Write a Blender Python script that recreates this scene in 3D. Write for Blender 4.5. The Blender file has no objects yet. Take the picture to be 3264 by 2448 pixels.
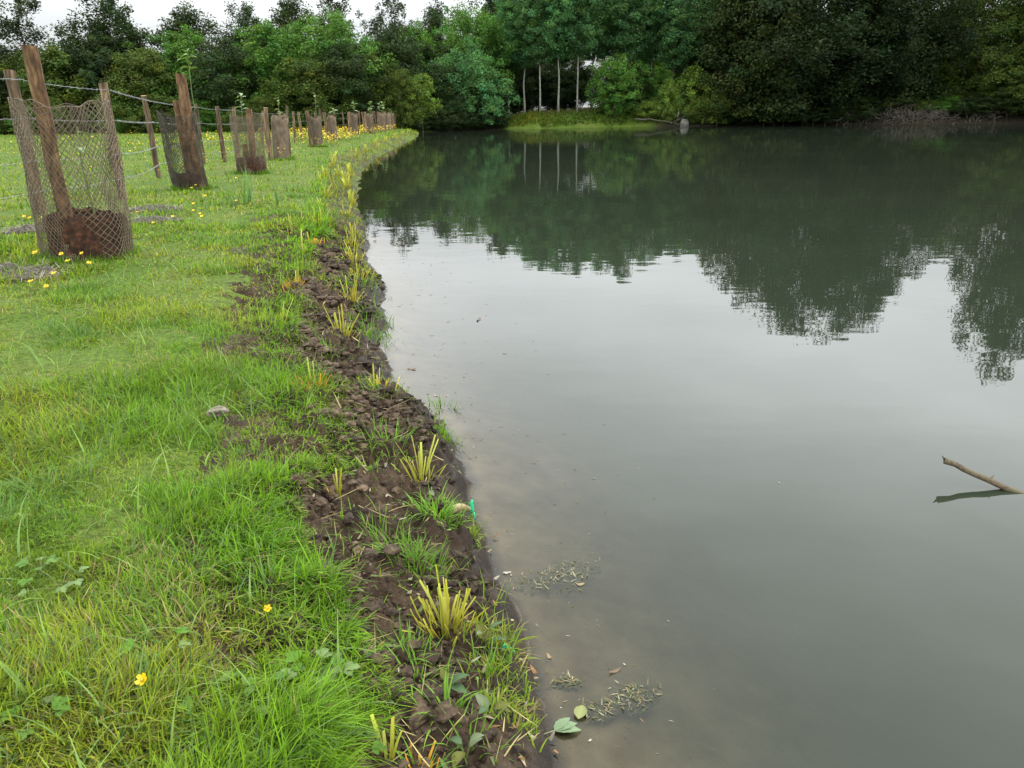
import bpy, math, random
import numpy as np
from mathutils import Matrix, Vector

# ------------------------------------------------------------------ camera, sky, sun, exposure
sc = bpy.context.scene
COL = sc.collection
cam_d = bpy.data.cameras.new('camera')
cam_d.sensor_width = 36.0
cam_d.lens = 36.0 * 2450 / 3264
cam_d.clip_start = 0.05
cam_d.clip_end = 3000
cam = bpy.data.objects.new('camera', cam_d)
COL.objects.link(cam)
cam.matrix_world = (Matrix.Translation((0, 0, 1.4)) @ Matrix.Rotation(math.radians(90 - 19.63), 4, 'X')
                    @ Matrix.Rotation(math.radians(-0.8), 4, 'Z'))
sc.camera = cam

SUN_EL, SUN_AZ = math.radians(56), math.radians(62)      # azimuth clockwise from +Y
world = bpy.data.worlds.new('World')
sc.world = world
world.use_nodes = True
wn, wl = world.node_tree.nodes, world.node_tree.links
wn.clear()
w_out = wn.new('ShaderNodeOutputWorld')
w_bg = wn.new('ShaderNodeBackground')
w_bg.inputs['Strength'].default_value = 0.1
w_sky = wn.new('ShaderNodeTexSky')
w_sky.sky_type = 'NISHITA'
w_sky.sun_disc = False
w_sky.sun_elevation = SUN_EL
w_sky.sun_rotation = SUN_AZ
w_tc = wn.new('ShaderNodeTexCoord')
w_sep = wn.new('ShaderNodeSeparateXYZ')
wl.new(w_tc.outputs['Generated'], w_sep.inputs[0])
w_up = wn.new('ShaderNodeFloatCurve')                     # overcast dome: dimmer towards the horizon, even overhead
_c = w_up.mapping.curves[0]
for _k, (_x, _y) in enumerate(((0.0, .066), (.09, .084), (.15, .168), (.23, .268), (.33, .325), (.5, .33), (1.0, .30))):
    if _k in (0, 6):
        _p = _c.points[0 if _k == 0 else len(_c.points) - 1]
        _p.location = (_x, _y)
    else:
        _c.points.new(_x, _y)
w_up.mapping.update()
wl.new(w_sep.outputs['Z'], w_up.inputs['Value'])
w_map = wn.new('ShaderNodeMapping')
w_map.inputs['Scale'].default_value = (1.6, 1.6, 5.0)
wl.new(w_tc.outputs['Generated'], w_map.inputs['Vector'])
w_noi = wn.new('ShaderNodeTexNoise')
w_noi.inputs['Scale'].default_value = 1.7
w_noi.inputs['Detail'].default_value = 4.0
wl.new(w_map.outputs[0], w_noi.inputs['Vector'])
w_nr = wn.new('ShaderNodeMapRange')
w_nr.inputs['From Min'].default_value = 0.3
w_nr.inputs['From Max'].default_value = 0.7
w_nr.inputs['To Min'].default_value = 0.88
w_nr.inputs['To Max'].default_value = 1.13
wl.new(w_noi.outputs['Fac'], w_nr.inputs['Value'])
w_mul = wn.new('ShaderNodeMath')
w_mul.operation = 'MULTIPLY'
w_sc = wn.new('ShaderNodeMath')
w_sc.operation = 'MULTIPLY'
w_sc.inputs[1].default_value = 100.0
wl.new(w_up.outputs[0], w_sc.inputs[0])
wl.new(w_sc.outputs[0], w_mul.inputs[0])
wl.new(w_nr.outputs[0], w_mul.inputs[1])
w_cl = wn.new('ShaderNodeMix')
w_cl.data_type = 'RGBA'
w_cl.blend_type = 'MULTIPLY'
w_cl.inputs['Factor'].default_value = 1.0
w_cl.inputs[6].default_value = (0.955, 0.985, 1.0, 1)
wl.new(w_mul.outputs[0], w_cl.inputs[7])
w_mix = wn.new('ShaderNodeMix')
w_mix.data_type = 'RGBA'
w_mix.inputs['Factor'].default_value = 0.9
wl.new(w_sky.outputs[0], w_mix.inputs[6])
wl.new(w_cl.outputs[2], w_mix.inputs[7])
wl.new(w_mix.outputs[2], w_bg.inputs['Color'])
wl.new(w_bg.outputs[0], w_out.inputs['Surface'])

sun_d = bpy.data.lights.new('sun', 'SUN')
sun_d.energy = 1.5
sun_d.angle = math.radians(14)
sun_d.color = (1.0, 0.95, 0.86)
sun = bpy.data.objects.new('sun', sun_d)
COL.objects.link(sun)
_sd = Vector((math.sin(SUN_AZ) * math.cos(SUN_EL), math.cos(SUN_AZ) * math.cos(SUN_EL), math.sin(SUN_EL)))
sun.rotation_euler = _sd.to_track_quat('Z', 'Y').to_euler()
sun.location = (20, 20, 40)

vs = sc.view_settings
vs.view_transform = 'Standard'
vs.look = 'None'
vs.exposure = 0.22
vs.gamma = 1.0
vs.use_curve_mapping = False
sc.render.engine = 'CYCLES'
cy = sc.cycles
cy.use_denoising = True
cy.max_bounces = 6
cy.diffuse_bounces = 3
cy.glossy_bounces = 2
cy.transmission_bounces = 4
cy.transparent_max_bounces = 16
cy.caustics_reflective = False
cy.caustics_refractive = False
cy.sample_clamp_indirect = 6.0

# ------------------------------------------------------------------ helpers
rng = np.random.default_rng(7)


def hash2(ix, iy, seed):
    with np.errstate(over='ignore'):
        h = (ix.astype(np.int64) * 374761393 + iy.astype(np.int64) * 668265263 + seed * 1442695041) & 0xFFFFFFFF
        h = ((h ^ (h >> 13)) * 1274126177) & 0xFFFFFFFF
        h = h ^ (h >> 16)
    return (h & 0xFFFFFF) / float(0xFFFFFF)


def vnoise(x, y, seed=0):
    x = np.asarray(x, float); y = np.asarray(y, float)
    ix = np.floor(x); iy = np.floor(y)
    fx = x - ix; fy = y - iy
    fx = fx * fx * (3 - 2 * fx); fy = fy * fy * (3 - 2 * fy)
    a = hash2(ix, iy, seed); b = hash2(ix + 1, iy, seed)
    c = hash2(ix, iy + 1, seed); d = hash2(ix + 1, iy + 1, seed)
    return (a * (1 - fx) + b * fx) * (1 - fy) + (c * (1 - fx) + d * fx) * fy


def fbm(x, y, seed=0, octv=4, gain=0.5):
    s = 0; a = 1.0; t = 0
    for k in range(octv):
        s = s + a * vnoise(x * 2 ** k + 17.3 * k, y * 2 ** k - 9.1 * k, seed + k)
        t += a; a *= gain
    return s / t


def build(name, V, polys, mats, cols=None, smooth=True, midx=None, attrs=None):
    V = np.asarray(V, np.float32).reshape(-1, 3)
    me = bpy.data.meshes.new(name)
    me.vertices.add(len(V))
    me.vertices.foreach_set('co', V.ravel())
    polys = [np.asarray(p, np.int32) for p in polys if len(p)]
    loops = np.concatenate([p.ravel() for p in polys])
    tot = np.concatenate([np.full(len(p), p.shape[1], np.int32) for p in polys])
    start = np.concatenate([[0], np.cumsum(tot)[:-1]]).astype(np.int32)
    me.loops.add(len(loops))
    me.loops.foreach_set('vertex_index', loops)
    me.polygons.add(len(tot))
    me.polygons.foreach_set('loop_start', start)
    if midx is not None:
        me.polygons.foreach_set('material_index', np.asarray(midx, np.int32))
    me.polygons.foreach_set('use_smooth', np.full(len(tot), bool(smooth)))
    me.update(calc_edges=True)
    if cols is not None:
        cols = np.asarray(cols, np.float32).reshape(-1, 3)
        ca = me.color_attributes.new('col', 'FLOAT_COLOR', 'POINT')
        ca.data.foreach_set('color', np.concatenate([cols, np.ones((len(cols), 1), np.float32)], 1).ravel())
    for k, v in (attrs or {}).items():
        at = me.attributes.new(k, 'FLOAT', 'POINT')
        at.data.foreach_set('value', np.asarray(v, np.float32).ravel())
    for m in (mats if isinstance(mats, (list, tuple)) else [mats]):
        me.materials.append(m)
    return me


class Acc:
    """collects chunks of geometry that belong to one piece"""
    def __init__(self):
        self.V = []; self.P = {}; self.C = []; self.n = 0; self.M = {}

    def add(self, V, polys, col=None, mi=0):
        V = np.asarray(V, float).reshape(-1, 3)
        for p in polys:
            p = np.asarray(p, int)
            if not len(p):
                continue
            self.P.setdefault(p.shape[1], []).append(p + self.n)
            self.M.setdefault(p.shape[1], []).append(np.full(len(p), mi))
        if col is None:
            col = (1, 1, 1)
        col = np.asarray(col, float)
        if col.ndim == 1:
            col = np.tile(col, (len(V), 1))
        self.V.append(V); self.C.append(col); self.n += len(V)
        return self

    def mesh(self, name, mats, smooth=True):
        ks = sorted(self.P)
        return build(name, np.concatenate(self.V), [np.concatenate(self.P[k]) for k in ks], mats,
                     np.concatenate(self.C), smooth, np.concatenate([np.concatenate(self.M[k]) for k in ks]))


def link(name, data, parent=None, loc=None, rot=None, scale=None):
    o = bpy.data.objects.new(name, data)
    COL.objects.link(o)
    if parent is not None:
        o.parent = parent
    if loc is not None:
        o.location = loc
    if rot is not None:
        o.rotation_euler = rot
    if scale is not None:
        o.scale = scale
    return o


def tag(o, label=None, cat=None, group=None, kind=None):
    if label: o['label'] = label
    if cat: o['category'] = cat
    if group: o['group'] = group
    if kind: o['kind'] = kind
    return o


def empty(name, loc=(0, 0, 0), rz=0.0, scale=None):
    o = link(name, None, loc=loc, rot=(0, 0, rz), scale=scale)
    o.empty_display_size = 0.1
    return o


def tube(path, rad, sides=6, cap=True, ellipse=None):
    path = np.asarray(path, float); n = len(path)
    rad = np.broadcast_to(np.asarray(rad, float), (n,))
    T = np.gradient(path, axis=0)
    T /= np.linalg.norm(T, axis=1)[:, None] + 1e-9
    ref = np.array([0, 0, 1.0]) if abs(T[0, 2]) < 0.9 else np.array([1.0, 0, 0])
    A = np.cross(T, ref); A /= np.linalg.norm(A, axis=1)[:, None] + 1e-9
    B = np.cross(T, A)
    an = np.linspace(0, 2 * np.pi, sides, endpoint=False)
    V = path[:, None, :] + rad[:, None, None] * (np.cos(an)[None, :, None] * A[:, None, :] + np.sin(an)[None, :, None] * B[:, None, :])
    i = np.arange(n - 1)[:, None] * sides
    j = np.arange(sides)[None, :]; j2 = (j + 1) % sides
    Q = np.stack([i + j, i + j2, i + sides + j2, i + sides + j], -1).reshape(-1, 4)
    polys = [Q]
    V = V.reshape(-1, 3)
    if cap:
        polys.append(np.arange(sides)[None, ::-1])
        polys.append((np.arange(sides) + (n - 1) * sides)[None, :])
    return V, polys


def unit(v):
    return v / (np.linalg.norm(v, axis=-1, keepdims=True) + 1e-9)


# ------------------------------------------------------------------ materials
def newmat(name):
    m = bpy.data.materials.new(name)
    m.use_nodes = True
    nt = m.node_tree
    nt.nodes.clear()
    out = nt.nodes.new('ShaderNodeOutputMaterial')
    return m, nt, nt.nodes, nt.links, out


def n_attr(nt, name):
    a = nt.nodes.new('ShaderNodeAttribute'); a.attribute_name = name
    return a


def n_noise(nt, scale, detail=4, rough=0.55, coord='Object', vec=None):
    tc = nt.nodes.new('ShaderNodeTexCoord')
    n = nt.nodes.new('ShaderNodeTexNoise')
    n.inputs['Scale'].default_value = scale
    n.inputs['Detail'].default_value = detail
    n.inputs['Roughness'].default_value = rough
    if vec is None:
        nt.links.new(tc.outputs[coord], n.inputs['Vector'])
    else:
        mp = nt.nodes.new('ShaderNodeMapping'); mp.inputs['Scale'].default_value = vec
        nt.links.new(tc.outputs[coord], mp.inputs['Vector'])
        nt.links.new(mp.outputs[0], n.inputs['Vector'])
    return n


def n_ramp(nt, src, stops):
    r = nt.nodes.new('ShaderNodeValToRGB')
    e = r.color_ramp.elements
    while len(e) < len(stops):
        e.new(0.5)
    for k, (p, c) in enumerate(stops):
        e[k].position = p; e[k].color = (c[0], c[1], c[2], 1)
    nt.links.new(src, r.inputs[0])
    return r


def n_mix(nt, fac, a, b, blend='MIX'):
    m = nt.nodes.new('ShaderNodeMix'); m.data_type = 'RGBA'; m.blend_type = blend
    for sock, val in ((0, fac), (6, a), (7, b)):
        if isinstance(val, (int, float)):
            m.inputs[sock].default_value = val
        elif isinstance(val, tuple):
            m.inputs[sock].default_value = (*val, 1)
        else:
            nt.links.new(val, m.inputs[sock])
    return m.outputs[2]


def n_bump(nt, h, strength=0.5, dist=0.01):
    b = nt.nodes.new('ShaderNodeBump')
    b.inputs['Strength'].default_value = strength
    b.inputs['Distance'].default_value = dist
    nt.links.new(h, b.inputs['Height'])
    return b.outputs[0]


def mat_leafy(name, trans=0.35, rough=0.55, spec=0.3, tcol=(1.15, 1.2, 0.6)):
    m, nt, N, L, out = newmat(name)
    a = n_attr(nt, 'col')
    p = N.new('ShaderNodeBsdfPrincipled')
    p.inputs['Roughness'].default_value = rough
    p.inputs['Specular IOR Level'].default_value = spec
    L.new(a.outputs['Color'], p.inputs['Base Color'])
    t = N.new('ShaderNodeBsdfTranslucent')
    L.new(n_mix(nt, 1.0, a.outputs['Color'], tcol, 'MULTIPLY'), t.inputs['Color'])
    mx = N.new('ShaderNodeMixShader'); mx.inputs[0].default_value = trans
    L.new(p.outputs[0], mx.inputs[1]); L.new(t.outputs[0], mx.inputs[2])
    L.new(mx.outputs[0], out.inputs['Surface'])
    return m


def mat_plain(name, stops, scale=20, rough=0.8, bump=0.3, bdist=0.004, spec=0.3, vec=None, detail=5, rnd=0.0, metallic=0.0, col_attr=False):
    """noise-driven colour ramp with fine relief; optional tint per object"""
    m, nt, N, L, out = newmat(name)
    p = N.new('ShaderNodeBsdfPrincipled')
    p.inputs['Roughness'].default_value = rough
    p.inputs['Specular IOR Level'].default_value = spec
    p.inputs['Metallic'].default_value = metallic
    n = n_noise(nt, scale, detail, vec=vec)
    c = n_ramp(nt, n.outputs['Fac'], stops).outputs[0]
    if rnd:
        oi = N.new('ShaderNodeObjectInfo')
        mr = N.new('ShaderNodeMapRange')
        mr.inputs['To Min'].default_value = 1 - rnd; mr.inputs['To Max'].default_value = 1 + rnd
        L.new(oi.outputs['Random'], mr.inputs['Value'])
        c = n_mix(nt, 1.0, c, mr.outputs[0], 'MULTIPLY')
    if col_attr:
        c = n_mix(nt, 1.0, c, n_attr(nt, 'col').outputs['Color'], 'MULTIPLY')
    L.new(c, p.inputs['Base Color'])
    if bump:
        L.new(n_bump(nt, n.outputs['Fac'], bump, bdist), p.inputs['Normal'])
    L.new(p.outputs[0], out.inputs['Surface'])
    return m


M_grass = mat_leafy('grass_blades', 0.42, 0.6, 0.10)
M_leaf = mat_leafy('tree_leaves', 0.32, 0.6, 0.10)
M_sedge = mat_leafy('sedge_blades', 0.3, 0.5, 0.15, (1.1, 1.0, 0.7))
M_petal = mat_leafy('petals', 0.3, 0.3, 0.5, (1.0, 0.9, 0.5))
M_weed = mat_leafy('weed_leaves', 0.25, 0.5, 0.15)
M_bark = mat_plain('dark_bark', [(0.3, (0.02, 0.016, 0.012)), (0.7, (0.07, 0.06, 0.045))], 9, 0.9, 0.6, 0.02, vec=(1, 1, 0.25))
M_pale_bark = mat_plain('pale_poplar_bark', [(0.3, (0.14, 0.15, 0.12)), (0.55, (0.24, 0.25, 0.2)), (0.75, (0.32, 0.33, 0.28))], 5, 0.85, 0.3, 0.02, vec=(1, 1, 0.5))
M_post = mat_plain('weathered_post_wood', [(0.3, (0.018, 0.012, 0.008)), (0.48, (0.10, 0.064, 0.037)), (0.68, (0.24, 0.165, 0.095))], 26, 0.85, 0.7, 0.006, vec=(1, 1, 0.12), rnd=0.35)
M_stake = mat_plain('rough_split_stake_wood', [(0.28, (0.022, 0.013, 0.008)), (0.45, (0.085, 0.046, 0.023)), (0.58, (0.165, 0.095, 0.045)), (0.75, (0.30, 0.20, 0.10))], 24, 0.9, 0.8, 0.008, vec=(1, 1, 0.3), rnd=0.15)
M_cut = mat_plain('fresh_cut_wood', [(0.3, (0.22, 0.13, 0.055)), (0.7, (0.36, 0.23, 0.11))], 60, 0.8, 0.2, 0.002)
M_net = mat_plain('tan_netting', [(0.3, (0.085, 0.066, 0.043)), (0.7, (0.175, 0.138, 0.09))], 14, 0.6, 0, col_attr=False)
M_net_dark = mat_plain('dark_netting', [(0.3, (0.025, 0.022, 0.018)), (0.7, (0.08, 0.065, 0.045))], 14, 0.6, 0)
M_wrap = mat_plain('brown_guard_sheet', [(0.3, (0.075, 0.054, 0.037)), (0.7, (0.19, 0.14, 0.092))], 14, 0.8, 0.4, 0.01, vec=(1, 1, 0.4), rnd=0.25)
M_coir = mat_plain('rust_brown_matting', [(0.28, (0.012, 0.006, 0.004)), (0.55, (0.045, 0.02, 0.011)), (0.75, (0.12, 0.05, 0.022))], 22, 0.95, 0.9, 0.02)
M_wire = mat_plain('galvanised_wire', [(0.3, (0.16, 0.165, 0.16)), (0.7, (0.34, 0.35, 0.34))], 40, 0.45, 0, metallic=0.35, spec=0.5)
M_stick = mat_plain('dead_sticks', [(0.3, (0.03, 0.025, 0.019)), (0.62, (0.12, 0.105, 0.082)), (0.8, (0.3, 0.28, 0.24))], 18, 0.9, 0.3, 0.004, rnd=0.3)
M_stem = mat_plain('green_stems', [(0.3, (0.07, 0.11, 0.03)), (0.7, (0.14, 0.17, 0.05))], 40, 0.6, 0)
M_stone = mat_plain('pale_dry_clod', [(0.3, (0.09, 0.072, 0.058)), (0.7, (0.24, 0.2, 0.165))], 60, 0.9, 0.6, 0.006)
M_twine = mat_plain('green_plastic_twine', [(0.3, (0.0, 0.42, 0.16)), (0.7, (0.02, 0.62, 0.27))], 60, 0.4, 0, spec=0.5)
M_hay = mat_leafy('dry_hay', 0.1, 0.8, 0.2, (1, 1, 1))


# ------------------------------------------------------------------ terrain
WL = [(-40, .9), (-10, .45), (-2, .22), (0.2, .15), (0.8, .11), (1.2, .085), (1.367, .072), (1.48, .055), (1.608, .042), (1.773, .021), (1.899, -.004), (2.039, -.053),
      (2.225, -.102), (2.343, -.114), (2.543, -.172), (2.653, -.187), (2.75, -.17), (2.943, -.212), (3.24, -.292), (3.53, -.404),
      (3.731, -.567), (3.876, -.685), (4.317, -.711), (4.55, -.773), (4.703, -.855), (5.337, -.891), (6.418, -1.091), (7.02, -1.291),
      (7.999, -1.504), (9.646, -1.821), (12.731, -2.481), (16.1, -3.1), (19.962, -3.72), (24.821, -4.25), (32.592, -4.672), (47.244, -5.377), (57.789, -6.394), (66, -7.4), (600, -60)]
ME = [(-40, -.3), (0, -.4), (1.131, -.373), (1.248, -.335), (1.37, -.267), (1.481, -.336), (1.684, -.442), (1.889, -.627), (2.195, -.694), (2.38, -.6), (2.46, -.42), (2.6, -.58), (2.972, -.876),
      (3.196, -.851), (3.763, -1.172), (5.026, -1.49), (5.641, -1.726), (6.849, -1.82), (8.679, -2.171), (13.304, -3.189), (21.791, -4.95), (31.147, -5.45), (43.226, -6.0), (60, -7.0), (600, -61)]
FB = [(-300, 40), (-60, 52), (-7, 57.0), (-6.267, 57.2), (-3, 60.5), (-.5, 62.385), (10.679, 64.19), (19.1, 63.244), (29.422, 59.318), (37.17, 58.332), (60, 56), (75, 30), (80, -40)]
_wy, _wx = np.array(WL).T
_my, _mx = np.array(ME).T
_fx, _fy = np.array(FB).T


def xw(y):
    y = np.asarray(y, float)
    r = np.interp(y, _wy, _wx)
    return r + 0.11 * (fbm(y * 2.6, y * 0 + 3.3, 5, 4, .6) - .5) * np.clip(y / 3, .55, 2.2)


def xm(y):
    return np.interp(y, _my, _mx) + np.interp(y, [2.4, 3.2, 9, 20, 40], [0, .10, .14, .1, 0])


def yf(x):
    return np.interp(x, _fx, _fy) + 0.5 * (fbm(np.asarray(x) * .6, np.asarray(x) * 0 + 1.7, 9, 3) - .5)


def hb(x):
    return np.interp(x, [-60, -8, -5, -1, 2, 10, 13, 20, 25, 28, 36, 45], [.5, .5, .4, .6, 1.1, 1.35, .6, .35, .5, 1.5, 1.6, 1.0])


def gz(x, y, fine=True):
    x = np.asarray(x, float); y = np.asarray(y, float)
    t = xw(y) - x
    zl = np.interp(t, [-60, -6, -2.5, -1, -.4, 0, .04, .12, .3, .55, 1.0, 2.2, 8, 40, 300], [-1.4, -1.2, -.5, -.19, -.065, 0, .045, .085, .145, .215, .265, .3, .3, .34, .9])
    t2 = y - yf(x)
    zf = np.where(t2 < 0, np.interp(t2, [-20, -4, -1, 0], [-1.6, -.9, -.3, 0]),
                  hb(x) * np.interp(t2, [0, .15, .8, 2, 4, 12, 60], [0, .3, .55, .8, 1.0, 1.05, 1.3]))
    z = np.maximum(zl, zf)
    if fine:
        land = np.clip((np.maximum(t, t2) - .3) / .6, 0, 1)
        z = z + land * (.07 * (fbm(x * .9, y * .9, 21, 3) - .5) + .03 * (fbm(x * 4.2, y * 4.2, 31, 2) - .5))
    return z


# ground: one sheet, finer where it is near the path along the bank
rr = np.concatenate([[0.0, .35], np.geomspace(.6, 75, 250), np.geomspace(80, 2500, 24)])
th = np.radians(np.concatenate([np.arange(-180, -60, 4.0), np.arange(-60, 12, .3), np.arange(12, 50, 1.5), np.arange(50, 180, 4.0)]))
RR, TH = np.meshgrid(rr, th, indexing='ij')
GX, GY = RR * np.sin(TH), RR * np.cos(TH)
GZ = gz(GX, GY)
tg = xw(GY) - GX
GZ = GZ - .07 * np.clip((tg + 2.75) / .3, 0, 1) * np.clip((.98 - tg) / .35, 0, 1) * (GY < 9.2) * (GY > .6)
nr, nth = RR.shape
I = np.arange(nr - 1)[:, None] * nth + np.arange(nth)[None, :]
I2 = np.arange(nr - 1)[:, None] * nth + (np.arange(nth)[None, :] + 1) % nth
gq = np.stack([I, I2, I2 + nth, I + nth], -1).reshape(-1, 4)
mudd = np.clip((GX - (xm(GY) + .20 * (fbm(GX * 3.2, GY * 3.2, 41, 3) - .5))) / .12 + .5, 0, 1)
mudd = mudd * (GY < 60) * (GX < 20) * np.clip(1.25 - np.interp(GY, [0, 10, 20, 60], [0, .1, .5, .75]) - .6 * (fbm(GX * 1.7, GY * 1.7, 43, 2) > .5) * (GY > 9), 0, 1)
_t2 = GY - yf(GX)
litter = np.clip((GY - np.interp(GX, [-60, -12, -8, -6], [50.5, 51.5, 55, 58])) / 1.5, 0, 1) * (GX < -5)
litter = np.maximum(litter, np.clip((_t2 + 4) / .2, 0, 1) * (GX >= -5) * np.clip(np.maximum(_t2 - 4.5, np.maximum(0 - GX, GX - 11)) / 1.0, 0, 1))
m, nt, N, L, out = newmat('meadow_ground')
p = N.new('ShaderNodeBsdfPrincipled'); p.inputs['Roughness'].default_value = .9; p.inputs['Specular IOR Level'].default_value = .15
n1 = n_noise(nt, 1.3, 6); n2 = n_noise(nt, 28, 5, .7)
g1 = n_ramp(nt, n1.outputs['Fac'], [(.3, (.046, .088, .010)), (.5, (.070, .116, .014)), (.7, (.10, .122, .024))]).outputs[0]
g2 = n_ramp(nt, n2.outputs['Fac'], [(.3, (.35, .33, .3)), (.62, (1.15, 1.15, 1.1))]).outputs[0]
gcol = n_mix(nt, 1.0, g1, g2, 'MULTIPLY')
mcol = n_ramp(nt, n2.outputs['Fac'], [(.3, (.014, .009, .006)), (.55, (.034, .023, .015)), (.75, (.066, .047, .034))]).outputs[0]
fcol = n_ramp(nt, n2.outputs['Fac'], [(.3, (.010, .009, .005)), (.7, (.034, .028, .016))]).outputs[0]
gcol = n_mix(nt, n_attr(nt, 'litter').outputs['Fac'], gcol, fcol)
L.new(n_mix(nt, n_attr(nt, 'mud').outputs['Fac'], gcol, mcol), p.inputs['Base Color'])
L.new(n_bump(nt, n2.outputs['Fac'], .8, .02), p.inputs['Normal'])
L.new(p.outputs[0], out.inputs['Surface'])
M_ground = m
o = link('ground', build('ground', np.stack([GX, GY, GZ], -1), [gq], M_ground, attrs={'mud': mudd, 'litter': litter}))
tag(o, kind='structure')

# mud bank: finely broken soil between grass and water
ys = np.geomspace(.55, 9.4, 620)
ts = np.concatenate([np.linspace(-2.6, -.6, 9), np.linspace(-.5, -.06, 18), np.linspace(-.05, .75, 92), np.linspace(.77, .95, 6)])
YS, TS = np.meshgrid(ys, ts, indexing='ij')
XS = xw(YS) - TS * np.clip(YS / 4, 1, 1.35)
ZS = gz(XS, YS, False)


def crumb(x, y):
    a = fbm(x * 19, y * 19, 51, 3)
    b = np.abs(fbm(x * 38, y * 38, 61, 3) - .5) * 2
    c = fbm(x * 5, y * 5, 71, 2)
    return .095 * (a - .5) - .055 * b + .07 * (c - .5) + .022


ew = np.clip((TS + .02) / .1, 0, 1) * np.clip((.95 - TS) / .3, .25, 1)
ZS = ZS + crumb(XS, YS) * ew * np.clip(YS / 2, .6, 1.2) - .012 * np.clip((TS - .8) / .1, 0, 1)
a_, b_ = YS.shape
I = np.arange(a_ - 1)[:, None] * b_ + np.arange(b_ - 1)[None, :]
mq = np.stack([I, I + b_, I + b_ + 1, I + 1], -1).reshape(-1, 4)
m, nt, N, L, out = newmat('bank_mud')
p = N.new('ShaderNodeBsdfPrincipled'); p.inputs['Specular IOR Level'].default_value = .25
n1 = n_noise(nt, 9, 5); n2 = n_noise(nt, 90, 5, .7)
c1 = n_ramp(nt, n1.outputs['Fac'], [(.3, (.014, .0085, .0045)), (.5, (.038, .024, .013)), (.7, (.082, .057, .034))]).outputs[0]
c2 = n_ramp(nt, n2.outputs['Fac'], [(.3, (.55, .52, .5)), (.7, (1.3, 1.3, 1.3))]).outputs[0]
cc = n_mix(nt, 1.0, c1, c2, 'MULTIPLY')
wet = n_attr(nt, 'wet')
cc = n_mix(nt, wet.outputs['Fac'], cc, n_mix(nt, 1.0, cc, (.42, .40, .38), 'MULTIPLY'))
sub = n_attr(nt, 'silt')
cc = n_mix(nt, sub.outputs['Fac'], cc, n_ramp(nt, n1.outputs['Fac'], [(.3, (.13, .102, .068)), (.5, (.2, .165, .115)), (.7, (.28, .235, .17))]).outputs[0])
L.new(cc, p.inputs['Base Color'])
mr = N.new('ShaderNodeMapRange'); mr.inputs['To Min'].default_value = .9; mr.inputs['To Max'].default_value = .38
L.new(wet.outputs['Fac'], mr.inputs['Value']); L.new(mr.outputs[0], p.inputs['Roughness'])
L.new(n_bump(nt, n2.outputs['Fac'], .9, .006), p.inputs['Normal'])
L.new(p.outputs[0], out.inputs['Surface'])
M_mud = m
wetv = np.clip(1 - (TS - .02) / .16 + (fbm(XS * 6, YS * 6, 81, 3) - .5) * 1.8, 0, 1)
o = link('mud_bank', build('mud_bank', np.stack([XS, YS, ZS], -1), [mq], M_mud, attrs={'wet': wetv, 'silt': np.clip(-TS / .05, 0, 1)}))
tag(o, kind='structure')


def top(x, y):
    """height of the visible surface, mud included"""
    z = gz(x, y)
    t = (xw(y) - x) / np.clip(np.asarray(y) / 4, 1, 1.35)
    zm = gz(x, y, False) + crumb(np.asarray(x), np.asarray(y)) * np.clip((t + .02) / .1, 0, 1) * np.clip((.95 - t) / .3, .25, 1) * np.clip(np.asarray(y) / 2, .6, 1.2)
    return np.where((t < .85) & (np.asarray(y) < 9.2), zm, z)


# water
yv = np.unique(np.concatenate([np.linspace(-40, 0, 12), np.geomspace(.4, 75, 260)]))
tv = np.concatenate([[-2.0, -.8, -.3, -.1], np.linspace(0, 1.5, 40), np.geomspace(1.6, 90, 40)])
YV, TV = np.meshgrid(yv, tv, indexing='ij')
XV = xw(YV) + TV
ZB = gz(XV, YV)
a_, b_ = YV.shape
I = np.arange(a_ - 1)[:, None] * b_ + np.arange(b_ - 1)[None, :]
wq = np.stack([I, I + 1, I + b_ + 1, I + b_], -1).reshape(-1, 4)
turb = 1 - np.exp(np.minimum(ZB, 0) * 9.5)
turb = np.clip(.10 + .90 * turb + .35 * (fbm(XV * 3, YV * 3, 91, 3) - .5) * (1 - turb), 0, 1)
m, nt, N, L, out = newmat('murky_pond_water')
tc = N.new('ShaderNodeTexCoord')


def wave(scale, vec, detail):
    mp = N.new('ShaderNodeMapping'); mp.inputs['Scale'].default_value = vec
    L.new(tc.outputs['Object'], mp.inputs['Vector'])
    n = N.new('ShaderNodeTexNoise'); n.inputs['Scale'].default_value = scale; n.inputs['Detail'].default_value = detail
    L.new(mp.outputs[0], n.inputs['Vector'])
    return n.outputs['Fac']


w1, w2 = wave(2.4, (.7, 1.2, 1), 2), wave(.35, (.6, 1, 1), 1)
b1 = N.new('ShaderNodeBump'); b1.inputs['Strength'].default_value = 1; b1.inputs['Distance'].default_value = .0016
L.new(w1, b1.inputs['Height'])
b2 = N.new('ShaderNodeBump'); b2.inputs['Strength'].default_value = 1; b2.inputs['Distance'].default_value = .005
L.new(w2, b2.inputs['Height']); L.new(b1.outputs[0], b2.inputs['Normal'])
df = N.new('ShaderNodeBsdfDiffuse')
L.new(n_ramp(nt, w2, [(.3, (.0175, .0245, .0150)), (.7, (.0215, .0280, .0180))]).outputs[0], df.inputs['Color'])
tr = N.new('ShaderNodeBsdfTransparent'); tr.inputs['Color'].default_value = (.8, .78, .66, 1)
mb = N.new('ShaderNodeMixShader')
L.new(n_attr(nt, 'turbid').outputs['Fac'], mb.inputs[0]); L.new(tr.outputs[0], mb.inputs[1]); L.new(df.outputs[0], mb.inputs[2])
gl = N.new('ShaderNodeBsdfGlossy'); gl.inputs['Roughness'].default_value = .015
L.new(b2.outputs[0], gl.inputs['Normal'])
fr = N.new('ShaderNodeFresnel'); fr.inputs['IOR'].default_value = 1.36
L.new(b2.outputs[0], fr.inputs['Normal'])
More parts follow.
